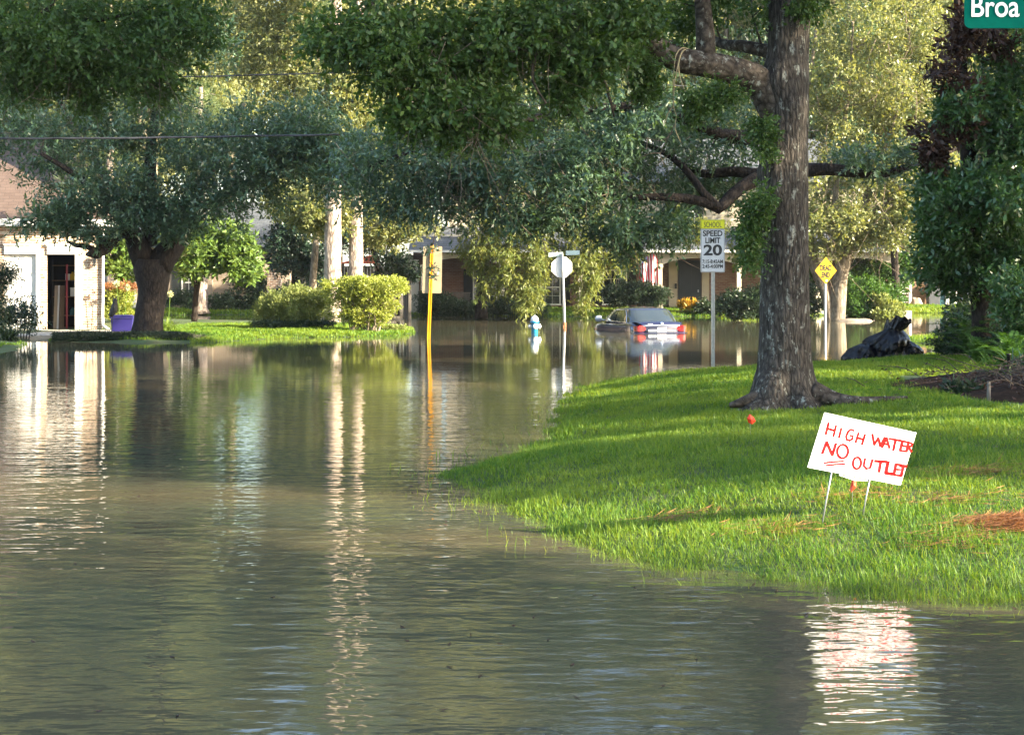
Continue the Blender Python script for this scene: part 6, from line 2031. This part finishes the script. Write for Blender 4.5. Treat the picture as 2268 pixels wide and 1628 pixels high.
# --- the wood behind the houses: three trees, each copied
protos = []
for v in range(3):
    rt = thing("background_tree", "", "tree", (0, 0, 0))
    h_ = (15.5, 17.5, 14.0)[v]
    lim = [[(0, 0, -.3, .42), (0, 0, 2, .32), (.2, .1, 5, .26), (.1 * v, .3, h_ * .55, .18), (0, 0, h_ * .9, .05)], [(.1, 0, 4, .2), (1.6, .5, 7, .12), (3.0, .5, 10, .05)], [(.1, 0, 4.6, .2), (-1.8, -.4, 7.5, .12), (-3.0, 0, 10.5, .05)]]
    cl = np.vstack([well((0, 0, h_ * .62), (3.9, 3.6, h_ * .36), 74, 1.15), well((2.2, -.6, h_ * .4), (2, 2, 2), 18, .9), well((-2.3, -.5, h_ * .45), (2, 2, 2.2), 18, .9), well((0, -1.5, h_ * .3), (3.2, 1.5, 2), 18, .8)])
    mb = MB()
    for l in lim: mb.tube(l, 8, .5, .15)
    add_branches(mb, lim, cl, .03, 2)
    mb.build("trunk", B_['pale'], rt, True, local=True)
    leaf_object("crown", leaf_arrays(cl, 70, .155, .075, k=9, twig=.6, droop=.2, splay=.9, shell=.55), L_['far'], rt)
    protos.append(rt)
spots = [(-40, 92), (-33, 98), (-27, 90), (-21.5, 97), (-16, 92), (-10.5, 97), (-5, 93), (0.5, 99), (6, 94.5), (11.5, 99), (17, 96), (22.5, 100), (28, 97), (34, 100), (40, 97), (-37, 108), (-24, 108), (-12, 110), (0, 112), (13, 111), (26, 112), (38, 110), (-52, 100), (52, 104), (-19, 86), (-30, 84)]
names = ["behind the garage", "behind the shaded house", "behind the pines", "behind the porch house", "behind the carport"]
used = set()
for i, (x, y) in enumerate(spots):
    src = protos[i % 3]
    o = src if i < 3 else copy_tree(src)
    o.location = (x, y, .1)
    o.rotation_euler = (0, 0, rng.random() * 6.28)
    k_ = 1.4 + .4 * rng.random()
    if -19 < x < -8: k_ = 1.25
    o.scale = (k_, k_, k_ * (1.15 + .3 * rng.random()))
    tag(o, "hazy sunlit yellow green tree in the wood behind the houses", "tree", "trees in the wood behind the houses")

# --- unseen trees added out of frame on the right to shade lawn and oaks
shade_spots = [(20, -1.6, 8.5, 3.4, 6.0, 0), (20.5, 5.5, 8.2, 1.5, 5.0, 0), (20, 11.8, 9.5, 4.5, 7.2, 0), (20, 20.2, 9.5, 4.6, 7.2, 0), (20.5, 28.4, 10, 4.2, 7.5, 0), (19, -9.5, 9, 3.8, 6.5, 0), (27.5, 5, 16.5, 4.8, 5.5, 0), (15.5, 33.2, 16.5, 2.7, 4.2, 1), (19.6, 31.6, 17.0, 3.0, 4.6, 1)]
for i, (x, y, zc, r, rz_, n_) in enumerate(shade_spots):
    b0 = (x, y, hz(x, y))
    tree("added_shade_tree", "unseen tree added for shade right of the lawn, %s" % ["abreast of the street name sign", "smallest of the row", "abreast of the big oak", "abreast of the rubbish bags", "abreast of the magnolia", "behind the photographer", "tallest, in the second row", "tall bare stemmed one", "tall bare stemmed one furthest out"][i], b0,
         [[(x, y, -.5, .4), (x, y, 3, .3), (x + .2, y, zc * .7, .2), (x, y, zc + rz_ * .5, .06)]], well((x, y, zc), (r, r, rz_), int(30 + r * 14), 1.0), dict(per=40, L=.19, W=.09, k=8, twig=.4), B_['oak'], group="unseen trees added for shade", r0=.03, lm=L_['front'])


# ------------------------------------------------------------------ shrubs and plants
def shrub(name, label, cat, base, clumps, leaf, lm, stems=None, bark=None, group=None, part="foliage"):
    root = thing(name, label, cat, base, group)
    kw = dict(leaf); per = kw.pop('per')
    leaf_object(part, leaf_arrays(clumps, per, **kw), lm, root, base)
    if stems:
        q = MB()
        for s in stems: q.tube(s, 7, .08, .12)
        q.build("stems", bark or B_['pale'], root, True)
    return root


# vase shaped clipped shrub
d = 49.7
base = P(812, 742, d); base.z = -.02
cl = []
for i in range(210):
    y = 622 + 92 * rng.random() ** 1.5
    t_ = (y - 617) / 123
    hw = 96 * (1 - .08 * t_ - .85 * max(0, t_ - .22) ** 1.1)
    an = rng.random() * 6.28
    rr = math.sqrt(rng.random())
    c = P(811 + hw * rr * math.cos(an), y, d + hw * rr * math.sin(an) * d / FPX * .75)
    k_ = .11 + .06 * rng.random()
    cl.append((*c, k_, k_, k_ * .8))
stems = []
for i in range(22):
    an = i * 6.28 / 22 * 5 + rng.random()
    bx = (775, 812, 822, 836)[i % 4] + rng.normal() * 3
    t_ = 811 + 84 * math.cos(an) * (.5 + .5 * rng.random())
    dd = .55 * math.sin(an)
    stems.append(px_limb([(bx, 746, d, 2.0), (bx + (t_ - bx) * .3, 715, d + dd * .4, 1.6), (bx + (t_ - bx) * .7, 680, d + dd * .8, 1.2), (t_, 640, d + dd, .7)]))
for bx in (775, 812, 822, 836):
    stems.append(px_limb([(bx, 748, d, 5), (bx + 2, 735, d, 3.6), (bx + 6, 722, d, 2.4)]))
shrub("clipped_shrub", "flat topped vase shaped clipped shrub lit yellow green at the water", "shrub", base, np.array(cl), dict(per=26, L=.055, W=.030, k=7, twig=.12, droop=-.3, splay=.9, up=.6), L_['hedge'], stems)
d = 51.5
base = P(660, 716, d); base.z = .1
cl = np.vstack([ell(660, 676, d, 84, 44, .9, 90, .16), ell(610, 690, d - .2, 50, 30, .6, 30, .15), ell(688, 676, d, 40, 30, .6, 22, .16), ell(585, 680, d - .2, 20, 14, .3, 6, .12), ell(655, 702, d - .3, 84, 16, .6, 26, .14)])
shrub("azalea_shrub", "rounded loose azalea shrub left of the clipped shrub", "shrub", base, cl, dict(per=24, L=.07, W=.026, k=8, twig=.16, droop=-.3, splay=.85), L_['azalea'], [px_limb([(640 + i * 9, 718, d, 1.5), (630 + i * 12, 700, d, 1.2), (600 + i * 20, 670, d, .8)]) for i in range(7)], B_['twig'])
for lab, x0, x1, y, dd in (("low dark clipped edging before the azalea shrub", 560, 740, 718, 50.6), ("low loose edging right of the clipped shrub", 838, 898, 728, 51.0)):
    b0 = P((x0 + x1) / 2, y + 6, dd); b0.z = .1
    n_ = int((x1 - x0) / 3)
    cl = np.array([(*P(x0 + (x1 - x0) * i / n_, y + rng.normal() * 1.2, dd + rng.normal() * .12), .10, .12, .06) for i in range(n_)])
    shrub("edging_plants", lab, "edging", b0, cl, dict(per=22, L=.045, W=.025, k=6, twig=.08, droop=-.2), L_['shade' if x0 < 700 else 'azalea'], None, None, "low edging on the island lawn")
# reddish hedge beside the garage
d = 51.3
base = P(268, 700, d); base.z = .1
cl = np.vstack([ell(264, 664, d, 38, 30, .5, 44, .16), ell(262, 690, d, 38, 22, .5, 24, .15)])
rt = shrub("red_tipped_hedge", "red tipped clipped hedge between the garage and the left oak", "hedge", base, cl, dict(per=22, L=.07, W=.034, k=7, twig=.13, droop=-.3), L_['hedge'])
cl = np.array([(*P(230 + 70 * rng.random(), 638 + rng.normal() * 3, d + rng.normal() * .25), .1, .1, .07) for _ in range(70)])
leaf_object("red_tips", leaf_arrays(cl, 6, .06, .03, k=6, twig=.1, droop=-.6), L_['red'], rt, base)


def strap_plant(name, label, x, y, d, n_, ln, wd, lm, flowers=(), droop=1.0, seed=0, cat="plant", group=None):
    base = P(x, y, d)
    base.z = hz(base.x, base.y)
    root = thing(name, label, cat, base, group)
    q = MB()
    for i in range(n_):
        an = rng.random() * 6.28
        el = .35 + .9 * rng.random()
        L = ln * (.6 + .6 * rng.random())
        b = base + Vector((rng.normal() * .08, rng.normal() * .08, 0))
        hd = Vector((math.cos(an), math.sin(an), 0)); sd = Vector((-hd.y, hd.x, 0))
        vs = []
        for k in range(6):
            t_ = k / 5
            p = b + hd * (L * math.cos(el) * t_ + .12 * L * t_ * t_) + Vector((0, 0, L * math.sin(el) * t_ * 1.3 - droop * L * .62 * t_ * t_))
            w = wd * (1 - t_) ** .6 * .5 + .001
            vs += [p + sd * w, p - sd * w]
        q.add(vs, [(2 * k, 2 * k + 1, 2 * k + 3, 2 * k + 2) for k in range(5)])
    o = q.build("leaves", lm, root)
    at = o.data.attributes.new("tint", 'FLOAT', 'POINT')
    at.data.foreach_set("value", np.repeat(rng.random(n_), 12).astype(np.float32))
    for fx_, fy_ in flowers:
        f_ = P(fx_, fy_, d)
        q = MB(); q.tube([(base.x + (f_.x - base.x) * .3, base.y, base.z, .010), (base.x + (f_.x - base.x) * .55, base.y, (base.z + f_.z) / 2 - .1, .010), (*f_, .008)], 6, .1); st_ = q.build("flower_stem", lm, root)
        st_.data.attributes.new("tint", 'FLOAT', 'POINT')
        n2 = 70
        dv = unit(rng.normal(size=(n2, 3)))
        sdv = unit(np.cross(dv, rng.normal(size=(n2, 3))))
        leaf_object("flower_head", [np.array(f_) + dv * .02, dv, sdv, np.full(n2, .10), np.full(n2, .03), rng.random(n2)], L_['flower'], root, base)
    return root


strap_plant("agapanthus", "strap leaved agapanthus with a pale flower ball right of the left oak trunk", 370, 735, 48.6, 130, .75, .035, L_['strap'], [(377, 651)])
strap_plant("agapanthus", "strap leaved agapanthus before the red tipped hedge with a pale flower", 272, 712, 50.4, 70, .75, .035, L_['strap'], [(258, 629), (282, 637)], group=None)

# shrubs before the porch house
dd = 73.3
for lab, spec, key in (("dark shrub mass below the garden bench", [(1000, 683, 46, 22), (1060, 686, 50, 20), (960, 672, 44, 32)], 'shade'), ("dark spreading shrub by the hydrant side of the porch", [(1120, 684, 56, 22), (1170, 690, 46, 16), (1195, 696, 20, 9)], 'shade'),
                       ("dark clipped hedge under the porch windows", [(1405, 650, 66, 24), (1450, 655, 30, 26), (1360, 655, 30, 22)], 'shade'), ("low dark shrub right of the front door", [(1580, 684, 44, 13), (1555, 680, 22, 10)], 'shade')):
    b0 = P(spec[0][0], 700, dd); b0.z = .05
    cl = np.vstack([ell(x, y, dd, rx, ry, .6, int(rx * ry / 22), .24) for x, y, rx, ry in spec])
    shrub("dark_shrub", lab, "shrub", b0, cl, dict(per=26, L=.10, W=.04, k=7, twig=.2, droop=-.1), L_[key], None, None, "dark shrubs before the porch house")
b0 = P(1525, 690, 73.6); b0.z = .2
shrub("croton", "yellow variegated plants at the foot of the front door", "plant", b0, ell(1524, 680, 73.6, 24, 10, .4, 14, .12), dict(per=14, L=.20, W=.05, k=5, twig=.1, droop=-.9, splay=.6), L_['croton'])
b0 = P(1640, 706, 66); b0.z = -.05
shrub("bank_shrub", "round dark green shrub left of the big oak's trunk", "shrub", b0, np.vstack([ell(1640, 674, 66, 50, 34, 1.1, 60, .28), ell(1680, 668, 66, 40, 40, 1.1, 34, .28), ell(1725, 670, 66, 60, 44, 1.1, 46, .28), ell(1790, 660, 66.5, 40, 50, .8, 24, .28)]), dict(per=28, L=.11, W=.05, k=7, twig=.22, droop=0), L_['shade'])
b0 = P(1940, 708, 67.5); b0.z = -.05
shrub("bank_shrub", "large arching shrub right of the forked trunk", "shrub", b0, np.vstack([ell(1915, 660, 67.5, 50, 50, 1.1, 54, .28), ell(1960, 665, 67.5, 50, 44, 1.1, 50, .28), ell(1900, 690, 67, 36, 24, .7, 22, .24)]), dict(per=30, L=.11, W=.05, k=7, twig=.22, droop=.1), L_['fern'])
b0 = P(1980, 708, 66.6); b0.z = -.05
shrub("sunlit_shrub_end", "sunlit end of the arching shrub at the water, light put into paler leaves", "shrub", b0, np.vstack([ell(1975, 690, 66.4, 32, 20, .6, 30, .2), ell(1955, 696, 66.2, 26, 14, .5, 14, .2), ell(1950, 668, 66.6, 22, 18, .5, 10, .2)]), dict(per=26, L=.10, W=.05, k=7, twig=.18, droop=0), L_['azalea'])  # lit part of the arching shrub, painted by paler leaves
b0 = P(1950, 690, 76); b0.z = .1
shrub("tall_shrub", "tall dark shrub screen behind the forked tree", "shrub", b0, np.vstack([ell(1950, 600, 76, 70, 60, 1.2, 50, .42), ell(1990, 570, 76, 60, 50, 1.2, 30, .42), ell(1800, 600, 77, 40, 50, 1, 24, .42), ell(2040, 560, 80, 60, 30, 1, 20, .42)]), dict(per=30, L=.14, W=.06, k=7, twig=.28), L_['fern'], [px_limb([(1930, 700, 76, 4), (1932, 600, 76, 3)]), px_limb([(1985, 700, 76, 4), (1988, 590, 76, 3)])], B_['pale'])
# shrubs before the shaded house
dd = 78.5
b0 = P(520, 690, dd); b0.z = .1
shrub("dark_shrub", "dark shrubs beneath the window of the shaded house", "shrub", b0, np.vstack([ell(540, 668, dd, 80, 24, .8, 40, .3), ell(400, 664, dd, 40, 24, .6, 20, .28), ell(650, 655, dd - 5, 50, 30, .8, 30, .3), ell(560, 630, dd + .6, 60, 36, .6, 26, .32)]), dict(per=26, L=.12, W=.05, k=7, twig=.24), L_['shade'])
# left edge: mound of mondo grass and small leaved shrub
strap_plant("mondo_grass", "dark tuft of strappy grass at the left edge of the driveway", 18, 752, 43.6, 260, .75, .03, L_['shade'], cat="grass tuft")
d = 45.4
b0 = P(45, 745, d); b0.z = .1
shrub("nandina", "thin leaved dark shrub in front of the white garage door", "shrub", b0, np.vstack([ell(52, 690, d, 40, 34, .5, 26, .16), ell(20, 700, d, 30, 30, .4, 14, .16), ell(70, 715, d, 26, 16, .4, 8, .14)]), dict(per=9, L=.085, W=.038, k=6, twig=.2), L_['holly'], [px_limb([(40 + i * 6, 752, d, 1.3), (38 + i * 8, 715, d, 1), (25 + i * 14, 680, d, .6)]) for i in range(5)], B_['oak'])
b0 = P(-5, 760, 44.6); b0.z = .1
shrub("feathery_shrub", "dark feathery shrub cut by the left edge of the frame", "shrub", b0, np.vstack([ell(-8, 690, 44.6, 30, 60, .5, 24, .2), ell(12, 600, 44.8, 22, 40, .3, 8, .16), ell(-20, 620, 44.8, 30, 60, .4, 16, .2)]), dict(per=16, L=.11, W=.022, k=9, twig=.3, droop=.5, splay=.5), L_['shade'], [px_limb([(-10, 770, 44.6, 3), (-8, 690, 44.6, 2), (5, 590, 44.8, 1)])], B_['oak'])


# ferns on the right
def fern(label, x, y, d, n_, ln, seed):
    base = P(x, y, d); base.z = hz(base.x, base.y) + .02
    root = thing("fern", label, "fern", base, "ferns at the right edge of the lawn")
    b_, d_, s_, L2, W2, T2 = [], [], [], [], [], []
    q = MB()
    for i in range(n_):
        an = rng.random() * 6.28
        el = R(40 + 45 * rng.random())
        L = ln * (.6 + .5 * rng.random())
        hd = np.array([math.cos(an), math.sin(an), 0.0]); sd = np.array([-hd[1], hd[0], 0.0])
        pts = []
        for k in range(30):
            t_ = k / 29
            pts.append(np.array(base) + hd * L * (math.cos(el) * t_ + .25 * t_ * t_) + np.array([0, 0, L * (math.sin(el) * t_ * 1.25 - .62 * t_ * t_)]))
        q.tube([(*pts[k], .006 * (1 - k / 34)) for k in (0, 8, 16, 24, 29)], 4, .15)
        tv = rng.random()
        for k in range(2, 30):
            t_ = k / 29
            ax = unit(pts[k] - pts[k - 1])
            for sg in (1, -1):
                b_.append(pts[k]); d_.append(unit(sd * sg * .9 + ax * .35 + rng.normal(size=3) * .12)); s_.append(unit(ax + rng.normal(size=3) * .2))
                L2.append(.13 * ln * (1 - t_) ** .5 * (1.1 if t_ > .15 else .7) + .01); W2.append(.028); T2.append(min(1, tv * .6 + .4 * rng.random()))
    st_ = q.build("fronds", L_['fern'], root); st_.data.attributes.new("tint", 'FLOAT', 'POINT')
    leaf_object("leaflets", [np.array(b_), np.array(d_), np.array(s_), np.array(L2), np.array(W2), np.array(T2)], L_['fern'], root, base)


fern("large arching fern closest to the rubbish bags", 2150, 800, 28.6, 26, 1.15, 1)
fern("tall upright fern against the magnolia trunk", 2200, 790, 27.9, 34, 1.5, 2)
fern("broad fern cut by the right edge of the frame", 2262, 815, 26.6, 30, 1.35, 3)
fern("small fern spilling over the near edge of the planting", 2215, 815, 26.4, 20, .8, 4)
fern("low fern leaning over the mulch bed at the right edge", 2240, 850, 22.6, 24, .9, 5)
fern("small dark fern at the back of the mulch bed", 2165, 835, 24.2, 20, .7, 6)
d = 25.6
b0 = P(2245, 800, d); b0.z = hz(b0.x, d)
shrub("understory_shrub", "dark leafy shrub between the ferns and the mulch at the right edge", "shrub", b0, np.vstack([ell(2250, 770, d, 50, 50, .5, 34, .18), ell(2200, 800, d + .4, 40, 26, .4, 16, .16)]), dict(per=16, L=.085, W=.035, k=7, twig=.18), L_['shade'])
d = 29.2
b0 = P(2130, 790, d); b0.z = hz(b0.x, d)
shrub("understory_shrub", "dark leafy shrub behind the ferns under the magnolia", "shrub", b0, np.vstack([ell(2140, 730, d, 44, 60, .6, 36, .2), ell(2110, 760, d, 30, 34, .4, 16, .18), ell(2230, 690, d + .4, 60, 80, .6, 54, .24), ell(2180, 790, d - .6, 70, 18, .4, 16, .16)]), dict(per=16, L=.085, W=.035, k=7, twig=.18), L_['shade'], [px_limb([(2136, 815, d, 2.5), (2140, 740, d, 2), (2150, 690, d, 1)])], B_['oak'])
d = 24.5
b0 = P(2250, 660, d); b0.z = hz(b0.x, d)
shrub("camellia", "bright leaved shrub at the right edge below the magnolia", "shrub", b0, np.vstack([ell(2250, 650, d, 50, 60, .5, 34, .2), ell(2290, 720, d, 50, 80, .5, 30, .22)]), dict(per=18, L=.075, W=.034, k=7, twig=.18), L_['magnolia'], [px_limb([(2256, 860, d, 4), (2256, 760, d, 3), (2250, 660, d, 2)])], B_['oak'])
strap_plant("strappy_tuft", "bluish green strappy tuft at the right edge above the mulch", 2262, 850, 21.5, 60, .7, .022, L_['holly'], cat="grass tuft")
strap_plant("strappy_tuft", "small dark strappy tuft between the ferns and the mulch bed", 2195, 838, 23.5, 50, .5, .02, L_['fern'], cat="grass tuft")
# seedlings and posts in the mulch
d = 18.9
b0 = P(2140, 880, d); b0.z = hz(b0.x, d)
shrub("seedling_shrub", "spiky dark seedling at the corner of the mulch bed", "plant", b0, np.vstack([ell(2118, 878, d, 22, 20, .2, 9, .07), ell(2165, 880, d, 20, 16, .2, 6, .07)]), dict(per=9, L=.12, W=.028, k=5, twig=.1, droop=-.5), L_['shade'])
b0 = P(2215, 865, 20.0); b0.z = hz(b0.x, 20.0)
shrub("seedling_shrub", "low olive green seedling in the middle of the mulch bed", "plant", b0, ell(2215, 868, 20.0, 36, 24, .3, 14, .08), dict(per=9, L=.11, W=.036, k=5, twig=.1, droop=-.4), L_['fern'])
for lab, x, y, h_, r_, dd, m_ in (("dark metal stake standing in the mulch bed", 2234, 860, 32, 4.6, 21.5, 'black'), ("short grey stump post at the front of the mulch bed", 2190, 905, 30, 4.5, 17.6, 'greywood')):
    b0 = P(x, y, dd); b0.z = hz(b0.x, dd)
    t = thing("garden_stake", lab, "stake", b0)
    q = MB(); q.lathe([(r_ * dd / FPX, -.1), (r_ * dd / FPX * .95, h_ * dd / FPX + .1), (r_ * dd / FPX * 1.2, h_ * dd / FPX + .102), (r_ * dd / FPX * 1.2, h_ * dd / FPX + .12)] if m_ == 'black' else [(r_ * dd / FPX * 1.1, -.1), (r_ * dd / FPX, h_ * dd / FPX * .6), (r_ * dd / FPX * .8, h_ * dd / FPX + .08)], b0, 12); q.build("shaft", M[m_], t, True)
# ------------------------------------------------------------------ thin haze added for background glare
hz_m = bpy.data.materials.new("haze")
hz_m.use_nodes = True
hn = hz_m.node_tree
hn.nodes.clear()
ho = hn.nodes.new("ShaderNodeOutputMaterial")
hv = hn.nodes.new("ShaderNodeVolumePrincipled")
hv.inputs["Color"].default_value = (0.92, 0.95, 1.0, 1)
hv.inputs["Density"].default_value = 0.00018
hv.inputs["Anisotropy"].default_value = 0.3
hn.links.new(hv.outputs[0], ho.inputs["Volume"])
q = MB(); q.span(-1650, 1650, -1650, 1750, -1.7, 46)
tag(q.build("haze", hz_m), "thin pale haze added for background glare", "haze", kind="stuff")
print("faces", sum(len(o.data.polygons) for o in SC.objects if o.type == 'MESH'))
